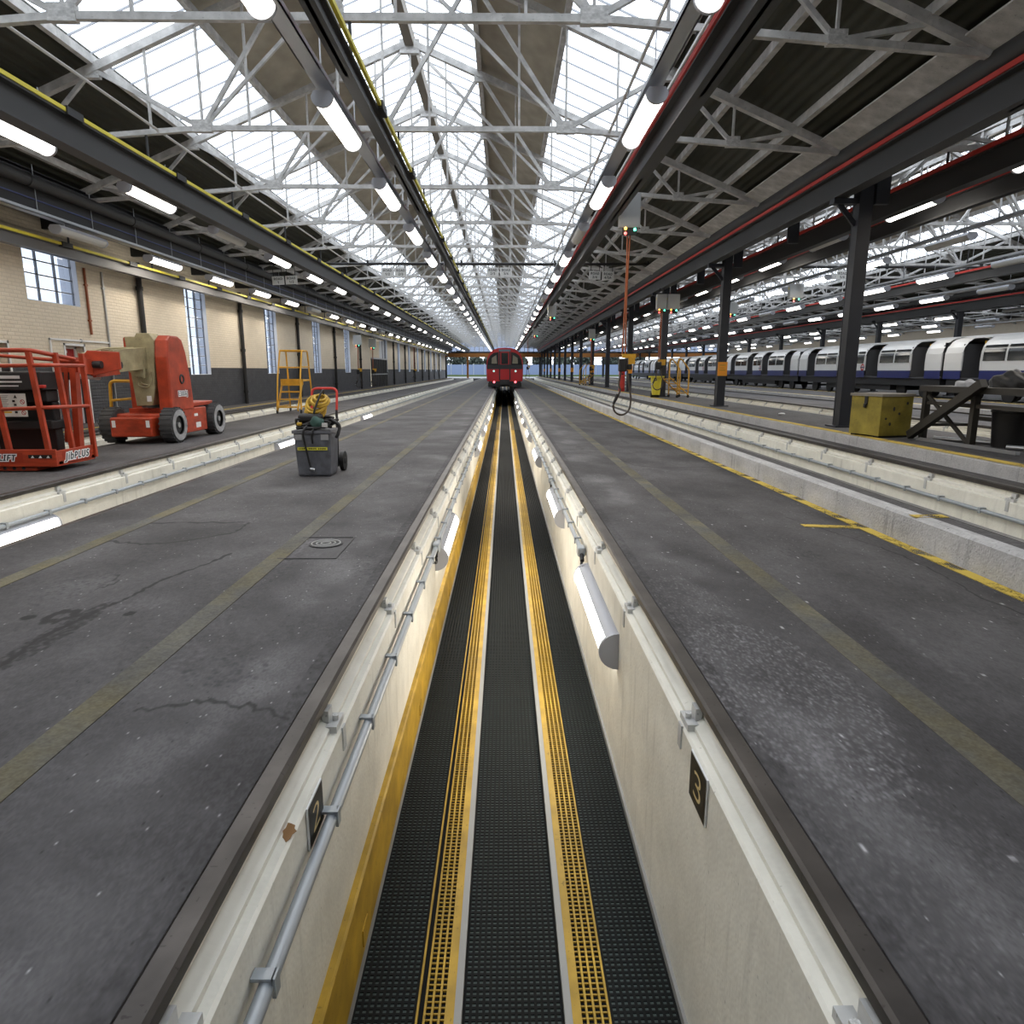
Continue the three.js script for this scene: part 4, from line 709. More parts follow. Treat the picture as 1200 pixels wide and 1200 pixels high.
// ---------------------------------------------------------------- boom lift
const decal = (w, h, tex, rough = 0.5) => { const g = new THREE.PlaneGeometry(w, h); return [clean(g), mat('#ffffff', rough, 0, { map: tex })]; };
const lettering = (txt, w, h, bg, fg, font, italic) => paintTex(w, h, (g) => { g.fillStyle = bg; g.fillRect(0, 0, w, h); g.font = `${italic ? 'italic ' : ''}bold ${font}px sans-serif`; g.textAlign = 'center'; g.textBaseline = 'middle'; g.lineWidth = font * 0.22; g.strokeStyle = '#e8e8e8'; g.strokeText(txt, w / 2, h / 2); g.fillStyle = fg; g.fillText(txt, w / 2, h / 2); });
{
  const t = thing('boom_lift', 'orange and beige articulated boom lift parked in front of the brick wall', 'boom lift', V(-6.5, 0, 13.2));
  const Q = (x, y, d) => new THREE.Vector3(x + 6.5, y, -(d - 13.2));
  const bx = (x0, x1, y0, y1, d0, d1) => box(x0 + 6.5, x1 + 6.5, y0, y1, d0 - 13.2, d1 - 13.2);
  const rb = (x0, x1, y0, y1, d0, d1, r) => rbox(x1 - x0, y1 - y0, d1 - d0, r, (x0 + x1) / 2 + 6.5, (y0 + y1) / 2, -((d0 + d1) / 2 - 13.2));
  obj('chassis', [rb(-6.95, -6.12, 0.2, 0.52, 12.3, 14.2, 0.04), bx(-6.85, -6.2, 0.5, 0.6, 12.6, 14)], M.lift, t);
  const fp = obj('front_panel', rb(-6.9, -6.18, 0.13, 0.47, 12.02, 12.32, 0.03), M.lift, t);
  obj('sticker', [bx(-6.86, -6.8, 0.3, 0.42, 12.012, 12.02), bx(-6.27, -6.21, 0.3, 0.42, 12.012, 12.02)], M.plate, fp);
  const sp = obj('side_box', rb(-6.14, -5.95, 0.13, 0.58, 12.75, 13.75, 0.02), M.lift, t);
  obj('sticker', bx(-5.952, -5.946, 0.42, 0.47, 13.2, 13.35), M.plate, sp); obj('emblem', bx(-5.952, -5.946, 0.2, 0.3, 13.25, 13.45), M.plate, sp);
  for (const [x, d, s] of [[-7.03, 12.4, -1], [-5.98, 12.4, 1], [-7.03, 14.15, -1], [-5.98, 14.15, 1]]) {
    const pr = [[0.16, -0.11], [0.27, -0.12], [0.31, -0.1], [0.315, 0], [0.31, 0.1], [0.27, 0.12], [0.16, 0.11]].map((p) => new THREE.Vector2(p[0], p[1]));
    const g = new THREE.LatheGeometry(pr, 32); g.rotateZ(PI / 2); g.translate(x + 6.5, 0.315, -(d - 13.2)); const w = obj('tyre', clean(g), M.tyre, t);
    const sw = new THREE.RingGeometry(0.17, 0.275, 32); sw.rotateY(s * PI / 2); sw.translate(x + 6.5 + s * 0.124, 0.315, -(d - 13.2)); obj('sidewall', clean(sw), M.tyreSide, w);
    const rim = new THREE.CylinderGeometry(0.16, 0.13, 0.1, 24, 1, false); rim.rotateZ(-s * PI / 2); rim.translate(x + 6.5 + s * 0.03, 0.315, -(d - 13.2)); obj('rim', clean(rim), M.dark, w);
    obj('hub', rod(Q(x, 0.315, d), Q(x + s * 0.11, 0.315, d), 0.05, 12), M.galv, w);
    const lug = []; for (let k = 0; k < 22; k++) { const a = k / 22 * 6.283; const b = new THREE.BoxGeometry(0.22, 0.018, 0.035); b.rotateX(-a); b.translate(x + 6.5, 0.315 + Math.cos(a) * 0.312, -(d - 13.2) - Math.sin(a) * 0.312); lug.push(clean(b)); } obj('tread', lug, M.tyre, w);
  }
  { const g = new THREE.CylinderGeometry(0.42, 0.46, 0.12, 28); g.translate(0, 0.62, -0.05); obj('turntable', clean(g), M.dark, t); }
  obj('turntable_deck', rb(-6.95, -6.0, 0.6, 0.68, 12.9, 14.2, 0.02), M.lift, t);
  const hoodShape = (x0, x1, dz) => { const g = extrude([[-0.42, 0.58], [0.42, 0.58], [0.38, 1.1], [0.26, 1.6], [0.16, 1.8], [0.03, 1.85], [-0.25, 1.85], [-0.35, 1.78], [-0.41, 1.5]], x1 - x0, 0.03); g.rotateY(PI / 2); g.translate((x0 + x1) / 2 + 6.5, 0, dz); return g; };
  const hood = obj('counterweight_hood', hoodShape(-6.17, -5.94, 0.42), M.lift, t);
  obj('lift_eye', (() => { const g = new THREE.TorusGeometry(0.07, 0.02, 8, 18); g.rotateY(PI / 2); g.translate(0.56, 1.12, 0.4); return clean(g); })(), M.dark, hood);
  { const [g, m] = decal(0.66, 0.15, lettering('E300AJ', 320, 72, '#8c2a14', '#10223a', 58)); g.rotateY(PI / 2); g.translate(0.563, 0.86, 0.4); obj('lettering', g, m, hood); }
  const hood2 = obj('battery_hood', hoodShape(-6.96, -6.72, -0.15), M.lift, t);
  // folded boom
  const tw = extrude([[-0.16, 0.66], [0.1, 0.68], [0.17, 0.95], [0.24, 1.78], [0.16, 1.9], [-0.04, 1.9], [-0.08, 1.84], [-0.25, 1.84]], 0.34, 0.015); tw.translate(0.07, 0, 0.62); obj('lower_boom', tw, M.liftBeige, t);
  obj('boom_linkage', [bx(-6.3, -6.18, 1.55, 1.72, 12.5, 12.9), bx(-6.3, -6.18, 1.0, 1.15, 12.5, 12.9), bar(Q(-6.26, 0.7, 12.8), Q(-6.22, 1.75, 12.8), 0.05, 0.08)], M.liftBeige, t);
  obj('boom_sticker', bx(-6.4, -6.32, 0.73, 0.83, 12.395, 12.405), M.plate, t);
  obj('boom_cover', rb(-7.0, -6.66, 1.62, 1.88, 12.9, 14.1, 0.05), M.lift, t);
  const ub = obj('upper_boom', bar(Q(-6.42, 1.5, 12.6), Q(-6.5, 1.42, 11.5), 0.2, 0.36), M.liftBeige, t);
  obj('boom_web', (() => { const g = extrude([[-0.28, 0.16], [0.28, 0.2], [0.28, -0.25], [0.1, -0.22]], 0.06); g.translate(-0.12, 1.4, 0.9); return g; })(), M.liftBeige, ub);
  obj('hydraulic_hose', [tube([Q(-6.45, 1.2, 12.3), Q(-6.5, 1.02, 12.35), Q(-6.35, 1.0, 12.4), Q(-6.3, 1.2, 12.4)], 0.014), tube([Q(-6.42, 1.2, 12.3), Q(-6.45, 1.06, 12.35), Q(-6.32, 1.04, 12.4), Q(-6.28, 1.25, 12.4)], 0.012), tube([Q(-6.55, 1.66, 12.4), Q(-6.5, 1.62, 11.4), Q(-6.3, 1.5, 10.4)], 0.016)], M.liftBeige, t);
  const jib = obj('jib', [bar(Q(-6.48, 1.36, 11.6), Q(-6.3, 1.32, 10.6), 0.17, 0.3), bar(Q(-6.32, 1.32, 10.65), Q(-6.12, 1.36, 9.7), 0.15, 0.22)], M.lift, t);
  obj('jib_guard', (() => { const g = extrude([[-0.24, -0.14], [0.3, 0.0], [0.3, 0.24], [-0.1, 0.26], [-0.24, 0.1]], 0.2, 0.01); g.rotateY(0.45); g.translate(0.28, 1.3, 2.5); return g; })(), M.lift, jib);
  obj('jib_cylinder', rod(Q(-6.4, 1.16, 11), Q(-6.1, 1.2, 9.9), 0.035), M.galv, t);
  obj('pivot', [rod(Q(-6.62, 1.36, 11.5), Q(-6.3, 1.36, 11.5), 0.06), rod(Q(-6.4, 1.36, 10.6), Q(-6.1, 1.36, 10.6), 0.055)], M.dark, t);
  // yellow guard rail on the deck
  obj('deck_guard', polyTube([Q(-7.45, 0.5, 13.1), Q(-7.42, 1.08, 13.1), Q(-6.98, 1.08, 13.1), Q(-6.95, 0.5, 13.1)], 0.03, 0.1), M.orange, t); obj('deck_guard', rod(Q(-7.44, 0.72, 13.1), Q(-6.96, 0.76, 13.1), 0.024), M.orange, t);
  // basket
  const X0 = -7.2, X1 = -5.74, A = 8.75, B = 9.55, bk = obj('basket_floor', rb(X0, X1, 0.08, 0.14, A, B, 0.01), M.lift, t);
  const bent = obj('basket_rail', [polyTube([Q(X0, 1.5, B), Q(X0, 1.52, A), Q(-5.9, 1.52, A), Q(-5.86, 1.42, B)], 0.028, 0.12), polyTube([Q(X0, 1.32, B), Q(X0, 1.32, A), Q(X1 + 0.02, 1.34, A), Q(X1, 1.34, B)], 0.024, 0.1), polyTube([Q(X0, 0.78, B), Q(X0, 0.76, A), Q(X1, 0.82, A), Q(X1, 0.8, B)], 0.024, 0.1), rod(Q(X0, 1.5, B), Q(X1, 1.38, B), 0.024)], M.lift, t);
  for (const [x, d, dx] of [[-6.32, A, 0.13], [-5.83, A, 0.1], [X0, A, 0.05], [X0, B, 0.05], [X1, B, 0.02], [-5.78, 9.15, 0.08]]) obj('basket_post', bar(Q(x, 0.1, d), Q(x - dx, 1.5, d), 0.045, 0.06), M.lift, t);
  const toe = obj('toe_board', [rb(X0, X1, 0.07, 0.29, A - 0.03, A, 0.008), rb(X1 - 0.02, X1, 0.07, 0.27, A, B, 0.005), rb(X0, X0 + 0.02, 0.07, 0.27, A, B, 0.005)], M.lift, t);
  { const [g, m] = decal(0.42, 0.13, lettering('LIFT', 256, 80, '#9c2f14', '#0c1420', 66, true)); g.translate(0.13, 0.185, -(A - 0.032 - 13.2) + 0.002); obj('lettering', g, m, toe); }
  { const [g, m] = decal(0.62, 0.15, lettering('JibPLUS', 256, 70, '#9c2f14', '#0c1420', 58, true)); g.rotateY(PI / 2); g.translate(X1 + 6.5 + 0.003, 0.175, -(9.15 - 13.2)); obj('lettering', g, m, toe); }
  { const [g, m] = decal(0.3, 0.045, paintTex(128, 20, (c) => { c.fillStyle = '#101010'; c.fillRect(0, 0, 128, 20); c.fillStyle = '#e6e6e6'; for (let i = 0; i < 3; i++) { c.beginPath(); c.moveTo(12 + i * 42, 18); c.lineTo(32 + i * 42, 18); c.lineTo(24 + i * 42, 3); c.fill(); } })); g.translate(0.56, 0.2, -(A - 0.032 - 13.2) + 0.002); obj('stripe', g, m, toe); }
  const sk = obj('basket_support', [rb(-6.95, -6.02, 0.015, 0.08, A, B - 0.2, 0.006)], M.lift, t);
  obj('support_hole', [0, 1, 2, 3].map((k) => { const g = new THREE.CylinderGeometry(0.022, 0.022, 0.01, 14); g.rotateX(PI / 2); g.translate(-0.05 + k * 0.12, 0.047, -(A - 13.2)); return clean(g); }), M.dark, sk);
  obj('basket_mount', [bar(Q(-5.98, 0.12, 9.6), Q(-5.9, 1.42, 9.6), 0.1, 0.08), bar(Q(-6.12, 0.3, 9.58), Q(-6.0, 1.42, 9.6), 0.04, 0.05), bx(-6.1, -5.85, 1.25, 1.45, 9.58, 9.8)], M.lift, t);
  obj('rotator', rod(Q(-6.02, 1.15, 9.68), Q(-6.02, 1.45, 9.68), 0.1, 16), M.dark, t);
  // console and boxes in the basket
  obj('console', [rb(-7.0, -6.05, 1.02, 1.26, 9.1, 9.5, 0.02), rb(-6.9, -6.1, 0.86, 1.02, 9.25, 9.5, 0.02)], M.dark, t);
  obj('tool_tray', [rb(-7.05, -6.05, 0.5, 0.62, 9.2, 9.5, 0.02), rb(-6.9, -6.1, 0.14, 0.86, 9.35, 9.5, 0.02)], M.black, t);
  obj('red_switch', [rb(-6.12, -6.0, 1.05, 1.09, 9.06, 9.12, 0.01), rb(-6.98, -6.9, 0.6, 0.8, 9.1, 9.15, 0.01), rb(-6.95, -6.88, 0.3, 0.42, 9.2, 9.25, 0.01)], M.red, t);
  obj('console_print', [bx(-6.62, -6.32, 1.17, 1.21, 9.094, 9.1), bx(-6.6, -6.3, 1.12, 1.14, 9.094, 9.1), bx(-6.75, -6.35, 1.07, 1.085, 9.094, 9.1)], M.plate, t);
  { const [g, m] = decal(0.38, 0.3, paintTex(192, 150, (c) => { c.fillStyle = '#cfcfc8'; c.fillRect(0, 0, 192, 150); c.fillStyle = '#8d8d88'; for (let i = 0; i < 13; i++) c.fillRect(8, 12 + i * 9, 70 - (i * 7) % 20, 4); c.fillStyle = '#d9a514'; c.fillRect(4, 116, 84, 10); c.fillStyle = '#111'; c.beginPath(); c.moveTo(112, 30); c.lineTo(134, 30); c.lineTo(123, 8); c.fill(); for (let i = 0; i < 4; i++) c.fillRect(100 + (i % 2) * 8, 42 + i * 24, 18, 14); c.strokeStyle = '#a01818'; c.lineWidth = 4; for (const y of [54, 124]) { c.beginPath(); c.arc(166, y, 13, 0, 7); c.stroke(); c.beginPath(); c.moveTo(157, y - 9); c.lineTo(175, y + 9); c.stroke(); } })); g.translate(0.03, 0.86 - 0.03, -(9.1 - 13.2)); obj('instruction_sheet', g, m, t); }
}

// ---------------------------------------------------------------- things on the floor
{ // yellow platform steps beside the wall
  const t = thing('platform_steps', 'yellow wheeled platform steps standing behind the grey tub, near the brick wall', 'steps', V(-6.5, 0, 20.8));
  const Q = (x, y, d) => new THREE.Vector3(x, y, -d);
  for (const s of [-1, 1]) {
    obj('side_frame', [polyTube([Q(s * 0.36, 0.12, 0.0), Q(s * 0.34, 1.0, 0.15), Q(s * 0.33, 1.86, 0.5), Q(s * 0.33, 1.86, 1.1), Q(s * 0.36, 0.12, 1.3)], 0.026, 0.08), rod(Q(s * 0.33, 1.38, 0.32), Q(s * 0.34, 1.38, 1.15), 0.022), rod(Q(s * 0.36, 0.2, 0), Q(s * 0.36, 0.2, 1.3), 0.024)], M.orange, t);
    obj('stringer', bar(Q(s * 0.3, 0.1, -0.15), Q(s * 0.3, 0.95, 0.5), 0.03, 0.09), M.orange, t);
    for (const d of [0, 1.3]) { const g = new THREE.CylinderGeometry(0.06, 0.06, 0.035, 14); g.rotateZ(PI / 2); g.translate(s * 0.36, 0.06, -d); obj('castor', clean(g), M.black, t); }
  }
  obj('guard_rail', [rod(Q(-0.33, 1.86, 0.5), Q(0.33, 1.86, 0.5), 0.026), rod(Q(-0.33, 1.36, 0.34), Q(0.33, 1.36, 0.34), 0.022), rod(Q(-0.33, 1.86, 1.1), Q(0.33, 1.86, 1.1), 0.026)], M.orange, t);
  obj('platform', box(-0.34, 0.34, 0.95, 1.0, 0.45, 1.2), M.orange, t); obj('kick_plate', box(-0.34, 0.34, 0.84, 1.02, 0.42, 0.45), M.orange, t);
  [[0.2, -0.08], [0.42, 0.1], [0.64, 0.27], [0.84, 0.4]].forEach(([y, d]) => obj('tread', box(-0.3, 0.3, y - 0.02, y + 0.02, d - 0.1, d + 0.1), M.orange, t));
}
{ // grey tub
  const t = thing('storage_tub', 'grey plastic tub with a yellow label strip, standing on the left floor', 'tub', V(-2.36, 0, 8.5));
  const sh = (w0, w1, d0, d1, h) => { const p = []; const g = new RoundedBoxGeometry(1, 1, 1, 3, 0.06); const a = g.attributes.position; for (let i = 0; i < a.count; i++) { const k = a.getY(i) + 0.5; a.setXYZ(i, a.getX(i) * (w0 + (w1 - w0) * k), k * h, a.getZ(i) * (d0 + (d1 - d0) * k)); } g.computeVertexNormals(); return clean(g); };
  obj('body', sh(0.4, 0.45, 0.36, 0.42, 0.56), M.tub, t);
  obj('rim', [box(-0.235, 0.235, 0.53, 0.565, -0.225, -0.2), box(-0.235, 0.235, 0.53, 0.565, 0.2, 0.225), box(-0.235, -0.21, 0.53, 0.565, -0.22, 0.22), box(0.21, 0.235, 0.53, 0.565, -0.22, 0.22)], M.tub, t);
  obj('rib', [box(-0.2, -0.12, 0.45, 0.52, -0.217, -0.205), box(0.11, 0.2, 0.45, 0.52, -0.217, -0.205)], M.tyreSide, t);
  { const [g, m] = decal(0.36, 0.035, paintTex(256, 26, (c) => { c.fillStyle = '#cfc93a'; c.fillRect(0, 0, 256, 26); c.fillStyle = '#1a1a12'; for (let i = 0; i < 17; i++) if (i !== 5 && i !== 11) c.fillRect(10 + i * 14, 6, 9 + (i * 5) % 4, 14); c.fillStyle = '#cfc93a'; for (let i = 0; i < 34; i++) c.fillRect(12 + i * 7, 8 + (i * 5) % 8, 3, 4); })); g.rotateX(-0.05); g.translate(0, 0.345, 0.208); obj('label_strip', g, m, t); }
}
{ // sack truck behind the tub
  const t = thing('sack_truck', 'black sack truck with a red looped handle and wheels, behind the grey tub', 'trolley', V(-2.34, 0, 8.85));
  const Q = (x, y, d) => new THREE.Vector3(x, y, -d);
  obj('handle', [polyTube([Q(-0.16, 0.75, 0.0), Q(-0.16, 1.05, 0.08), Q(0.16, 1.05, 0.08), Q(0.16, 0.75, 0.0)], 0.016, 0.07)], M.red, t);
  obj('frame', [rod(Q(-0.16, 0.06, -0.06), Q(-0.16, 0.78, 0.0), 0.016), rod(Q(0.16, 0.06, -0.06), Q(0.16, 0.78, 0.0), 0.016), rod(Q(-0.16, 0.4, -0.03), Q(0.16, 0.4, -0.03), 0.014), rod(Q(-0.2, 0.13, 0.02), Q(0.22, 0.13, 0.02), 0.012)], M.dark, t);
  for (const x of [-0.22, 0.21]) { const g = new THREE.CylinderGeometry(0.125, 0.125, 0.05, 24); g.rotateZ(PI / 2); g.translate(x, 0.125, -0.02); const w = obj('wheel', clean(g), M.black, t); obj('hub', rod(Q(x - 0.03, 0.125, 0.02), Q(x + 0.035, 0.125, 0.02), 0.04, 12), M.dark, w); }
}
{ // coiled yellow hose on top
  const t = thing('yellow_hose_coil', 'dirty yellow coiled hose tied in a bundle on top of the tub', 'hose', V(-2.34, 0.78, 8.55));
  const ring = (cx, cy, r, tilt, n) => { const out = []; for (let k = 0; k < n; k++) { const g = new THREE.TorusGeometry(r + rr(-0.02, 0.02), 0.017, 8, 28); g.rotateX(PI / 2 + tilt + rr(-0.15, 0.15)); g.rotateY(rr(-0.3, 0.3)); g.translate(cx + rr(-0.01, 0.01), cy + k * 0.025, rr(-0.015, 0.015)); out.push(clean(g)); } return out; };
  obj('coil', ring(-0.02, 0.0, 0.105, 0.9, 5), M.yellow, t); obj('coil', ring(0.04, 0.09, 0.085, 0.5, 4), M.yellow, t);
  obj('strap', tube([new THREE.Vector3(-0.03, -0.06, 0.12), new THREE.Vector3(0.02, 0.1, 0.1), new THREE.Vector3(0.08, 0.26, 0.0), new THREE.Vector3(0.04, 0.1, -0.12)], 0.012), M.black, t);
}
{ // black hoses and bags piled on the tub
  const t = thing('tool_bundle', 'jumble of black hoses and a dark green bag piled on the tub', 'tools', V(-2.35, 0.57, 8.5));
  const hs = []; for (let k = 0; k < 7; k++) { const p = []; for (let i = 0; i < 7; i++) p.push(new THREE.Vector3(rr(-0.22, 0.24), rr(0.02, 0.14), rr(-0.17, 0.2))); hs.push(tube(p, 0.018, 40, 7)); }
  obj('hose', hs, M.black, t);
  obj('hanging_hose', [tube([new THREE.Vector3(-0.06, 0.05, 0.2), new THREE.Vector3(-0.1, -0.02, 0.25), new THREE.Vector3(-0.09, -0.16, 0.235), new THREE.Vector3(-0.05, -0.4, 0.225), new THREE.Vector3(-0.02, -0.47, 0.235)], 0.012), tube([new THREE.Vector3(0.2, 0.12, 0.1), new THREE.Vector3(0.3, 0.05, 0.1), new THREE.Vector3(0.29, -0.05, 0.12), new THREE.Vector3(0.26, -0.1, 0.12)], 0.02), tube([new THREE.Vector3(0.02, 0.02, 0.22), new THREE.Vector3(0.0, -0.05, 0.245), new THREE.Vector3(0.0, -0.16, 0.23)], 0.012)], M.black, t);
  obj('nozzle', rod(new THREE.Vector3(-0.04, -0.47, 0.24), new THREE.Vector3(0.01, -0.48, 0.24), 0.022), M.galv, t);
  obj('black_case', rbox(0.3, 0.12, 0.2, 0.05, -0.06, 0.13, 0.0), M.black, t);
  const bg = new THREE.SphereGeometry(0.085, 28, 18); { const a = bg.attributes.position; for (let i = 0; i < a.count; i++) { const k = 1 + 0.2 * Math.sin(a.getX(i) * 40) * Math.cos(a.getY(i) * 33); a.setXYZ(i, a.getX(i) * k * 1.0, a.getY(i) * k * 0.9, a.getZ(i) * k); } bg.computeVertexNormals(); bg.translate(0.05, 0.08, 0.14); }
  obj('green_bag', clean(bg), mat([0.02, 0.06, 0.05], 0.8), t);
  obj('label', [rbox(0.07, 0.05, 0.01, 0.004, 0.15, 0.06, 0.2)], M.fascia, t); obj('yellow_fitting', rbox(0.06, 0.04, 0.05, 0.015, -0.16, 0.07, 0.17), M.yellow, t);
}
{ // yellow storage box
  const t = thing('storage_box', 'chipped yellow steel storage box beside the workbench', 'box', V(5.66, FR, 10.35), 0.25 - PI / 2);
  obj('body', box(-0.3, 0.3, 0.03, 0.6, -0.28, 0.28), M.boxYellow, t); obj('lid', [box(-0.32, 0.32, 0.6, 0.64, -0.3, 0.3)], M.lid, t);
  obj('hasp', [box(-0.03, 0.03, 0.47, 0.6, -0.292, -0.28), rbox(0.05, 0.06, 0.03, 0.01, 0, 0.46, 0.3)], M.black, t); obj('foot', [box(-0.28, -0.18, 0, 0.03, -0.26, 0.26), box(0.18, 0.28, 0, 0.03, -0.26, 0.26)], M.dark, t);
  obj('chip', [[0.302, 0.2, 0.1], [0.302, 0.35, -0.05], [0.302, 0.42, 0.05], [0.302, 0.28, 0.18], [0.302, 0.5, -0.18]].map(([x, y, z]) => { const g = new THREE.CircleGeometry(0.022, 7); g.rotateY(PI / 2); g.scale(1, rr(0.6, 1.6), 1); g.translate(x, y, z); return clean(g); }), M.bench, t);
}
{ // dark steel workbench
  const t = thing('workbench', 'dark steel framed workbench with cross braces beside the yellow box', 'workbench', V(6.45, FR, 8.3));
  const Q = (x, y, d) => new THREE.Vector3(x, y, -d);
  obj('top', box(-0.42, 0.42, 0.68, 0.76, -2.0, 1.75), M.bench, t);
  for (const d of [-1.9, -0.55, 0.6, 1.65]) for (const x of [-0.36, 0.36]) obj('leg', box(x - 0.04, x + 0.04, 0, 0.68, d - 0.04, d + 0.04), M.bench, t);
  obj('brace', [bar(Q(-0.37, 0.62, 1.6), Q(-0.37, 0.04, 0.65), 0.03, 0.05), bar(Q(-0.37, 0.05, -0.5), Q(-0.37, 0.6, -1.8), 0.03, 0.05)], M.bench, t);
  obj('stretcher', [bar(Q(-0.36, 0.52, -1.9), Q(-0.36, 0.52, 1.65), 0.04, 0.05), bar(Q(0.36, 0.3, -1.9), Q(0.36, 0.3, 1.65), 0.04, 0.06), bar(Q(-0.36, 0.2, 1.65), Q(0.36, 0.2, 1.65), 0.04, 0.04)], M.bench, t);
}
tag(obj('leaning_beam', bar(V(5.9, FR + 0.05, 9.95), V(5.965, 1.12, 8.62), 0.09, 0.11), M.bench), 'heavy dark beam leaning against the edge of the workbench', 'beam');
{ const t = thing('steel_channel', 'pale grey slotted steel channel lying on the floor before the workbench', 'channel', V(5.93, FR, 8.8), 0.06); obj('web', box(-0.03, 0.03, 0.0, 0.006, -0.9, 0.9), M.galv, t); obj('flange', [box(-0.03, -0.024, 0, 0.04, -0.9, 0.9), box(0.024, 0.03, 0, 0.04, -0.9, 0.9)], M.galv, t); }
{ const t = thing('black_drum', 'dull black bin standing under the workbench', 'bin', V(6.5, FR, 8.75)); const g = new THREE.CylinderGeometry(0.24, 0.2, 0.46, 24); g.translate(0, 0.23, 0); obj('body', clean(g), M.black, t); const r = new THREE.TorusGeometry(0.24, 0.015, 8, 28); r.rotateX(PI / 2); r.translate(0, 0.46, 0); obj('rim', clean(r), M.dark, t); }
[[6.45, 8.25, 0.6, 'short pale pipe offcut lying under the workbench'], [6.3, 9.35, 0.8, 'bright metal pipe lying behind the bench leg'], [6.6, 7.35, 0.9, 'long pale pipe lying at the back under the workbench']].forEach(([x, d, l, lab], i) => { const o = tag(obj('pipe_offcut', rod(new THREE.Vector3(0, 0, -l / 2), new THREE.Vector3(0, 0, l / 2), 0.03, 10), M.galv), lab, 'pipe'); o.position.copy(V(x, FR + 0.03, d)); o.rotation.y = [0.6, 0.5, 0.2][i]; });
{ const g = new THREE.SphereGeometry(0.13, 40, 28), a = g.attributes.position; for (let i = 0; i < a.count; i++) { const k = 1 + 0.28 * Math.sin(a.getX(i) * 52 + 1) * Math.cos(a.getZ(i) * 41); a.setXYZ(i, a.getX(i) * k * 1.1, Math.max(0, a.getY(i) * k * 0.62), a.getZ(i) * k * 1.5); } g.computeVertexNormals(); const o = tag(obj('crumpled_cloth', clean(g), M.tyreSide), 'crumpled grey cloth on the workbench top', 'cloth'); o.material = mat([0.5, 0.51, 0.54], 0.9); o.position.copy(V(6.3, FR + 0.76, 9.4)); }
{ const t = thing('tool_bag', 'dark slumped tool bag on the workbench beside the cloth', 'bag', V(6.45, FR + 0.76, 8.75)); const g = new THREE.SphereGeometry(0.22, 40, 28), a = g.attributes.position; for (let i = 0; i < a.count; i++) { const k = 1 + 0.16 * Math.sin(a.getX(i) * 31) * Math.cos(a.getZ(i) * 23 + a.getY(i) * 17); a.setXYZ(i, a.getX(i) * k * 0.9, Math.max(0, a.getY(i) * k * 0.8 + 0.02), a.getZ(i) * k * 1.7); } g.computeVertexNormals(); obj('body', clean(g), M.black, t); obj('handle', tube([new THREE.Vector3(0, 0.12, 0.15), new THREE.Vector3(0, 0.22, 0), new THREE.Vector3(0, 0.12, -0.15)], 0.014), M.tyreSide, t); }
tag(obj('paper_scrap', (() => { const g = new THREE.IcosahedronGeometry(0.05, 1); g.scale(1.6, 0.5, 1); g.translate(0, 0.02, 0); return clean(g); })(), M.plate), 'small white scrap lying on the floor near the columns', 'litter').position.copy(V(6.2, FR, 15.4));

// ---------------------------------------------------------------- pendant air and power points
function controlBox(x, y, d, label, w = 0.42, h = 0.62, top = 4.2) {
  const t = thing('control_box', label, 'control box', V(x, y, d));
  obj('case', rbox(w, h, 0.22, 0.01, 0, h / 2, 0), M.boxGrey, t); obj('door', box(-w / 2 + 0.02, w / 2 - 0.02, 0.04, h - 0.03, -0.118, -0.11), M.boxGrey, t);
  obj('warning_sticker', box(-w / 2 - 0.003, -w / 2, h * 0.62, h * 0.78, -0.03, 0.03), M.busYellow, t);
  const led = (px, py, m, n) => { const g = new THREE.SphereGeometry(0.03, 12, 8); g.translate(px, py, 0.1); obj(n, clean(g), m, t); };
  led(-0.08, -0.02, ledAmber, 'amber_signal'); led(-0.08, -0.11, ledRed, 'red_signal'); led(0.1, -0.04, ledGreen, 'green_signal');
  obj('signal_bracket', box(-0.14, 0.14, -0.14, 0.0, -0.09, -0.06), M.dark, t);
  obj('hanger', [rod(V(-0.07, h, 0), V(-0.07, top - y, 0), 0.012), rod(V(0.07, h, 0), V(0.07, top - y, 0), 0.012)], M.dark, t);
  return t;
}
function pendant(x, yTop, yHead, yLow, d, label, r = 0.16, y0 = 0) {
  const t = thing('hose_pendant', label, 'hose pendant', V(x, 0, d)), Q = (a, b, c = 0) => new THREE.Vector3(a, b, c);
  obj('supply_cable', [tube([Q(-0.03, yTop), Q(-0.02, (yTop + yHead) / 2 + 0.5), Q(-0.05, yHead + 0.1)], 0.016, 20, 6), tube([Q(0.03, yTop), Q(0.0, (yTop + yHead) / 2), Q(0.01, yHead + 0.1)], 0.016, 20, 6)], M.cable, t);
  obj('spreader', [box(-0.05, 0.22, yHead + 0.02, yHead + 0.1, -0.04, 0.04), box(0.08, 0.2, yHead - 0.1, yHead + 0.02, -0.06, 0.06)], M.orange, t);
  obj('head', [rbox(0.16, 0.26, 0.14, 0.03, -0.04, yHead - 0.12, 0), rbox(0.1, 0.1, 0.1, 0.02, 0.1, yHead - 0.16, 0)], M.black, t);
  obj('hose', tube([Q(-0.06, yHead - 0.22), Q(-0.1, yHead - 0.5), Q(-0.07, yHead - 0.62), Q(-0.14, yLow + 0.32), Q(-0.2, yLow + 0.2), Q(-0.16, yLow + 0.06), Q(-0.02, yLow), Q(0.12, yLow + 0.1), Q(0.15, yLow + 0.34), Q(0.1, yHead - 0.48), Q(0.06, yHead - 0.22)], 0.02, 60, 7), M.hose, t);
  obj('nozzle', rod(Q(-0.12, yLow + 0.42), Q(-0.2, yLow + 0.22), 0.028), M.black, t); obj('tip', rod(Q(-0.2, yLow + 0.24), Q(-0.25, yLow + 0.17), 0.016), M.galv, t);
}
controlBox(2.4, 3.98, 14.1, 'grey control box with signal lights hung over the sloping floor', 0.4, 0.62, 4.56);
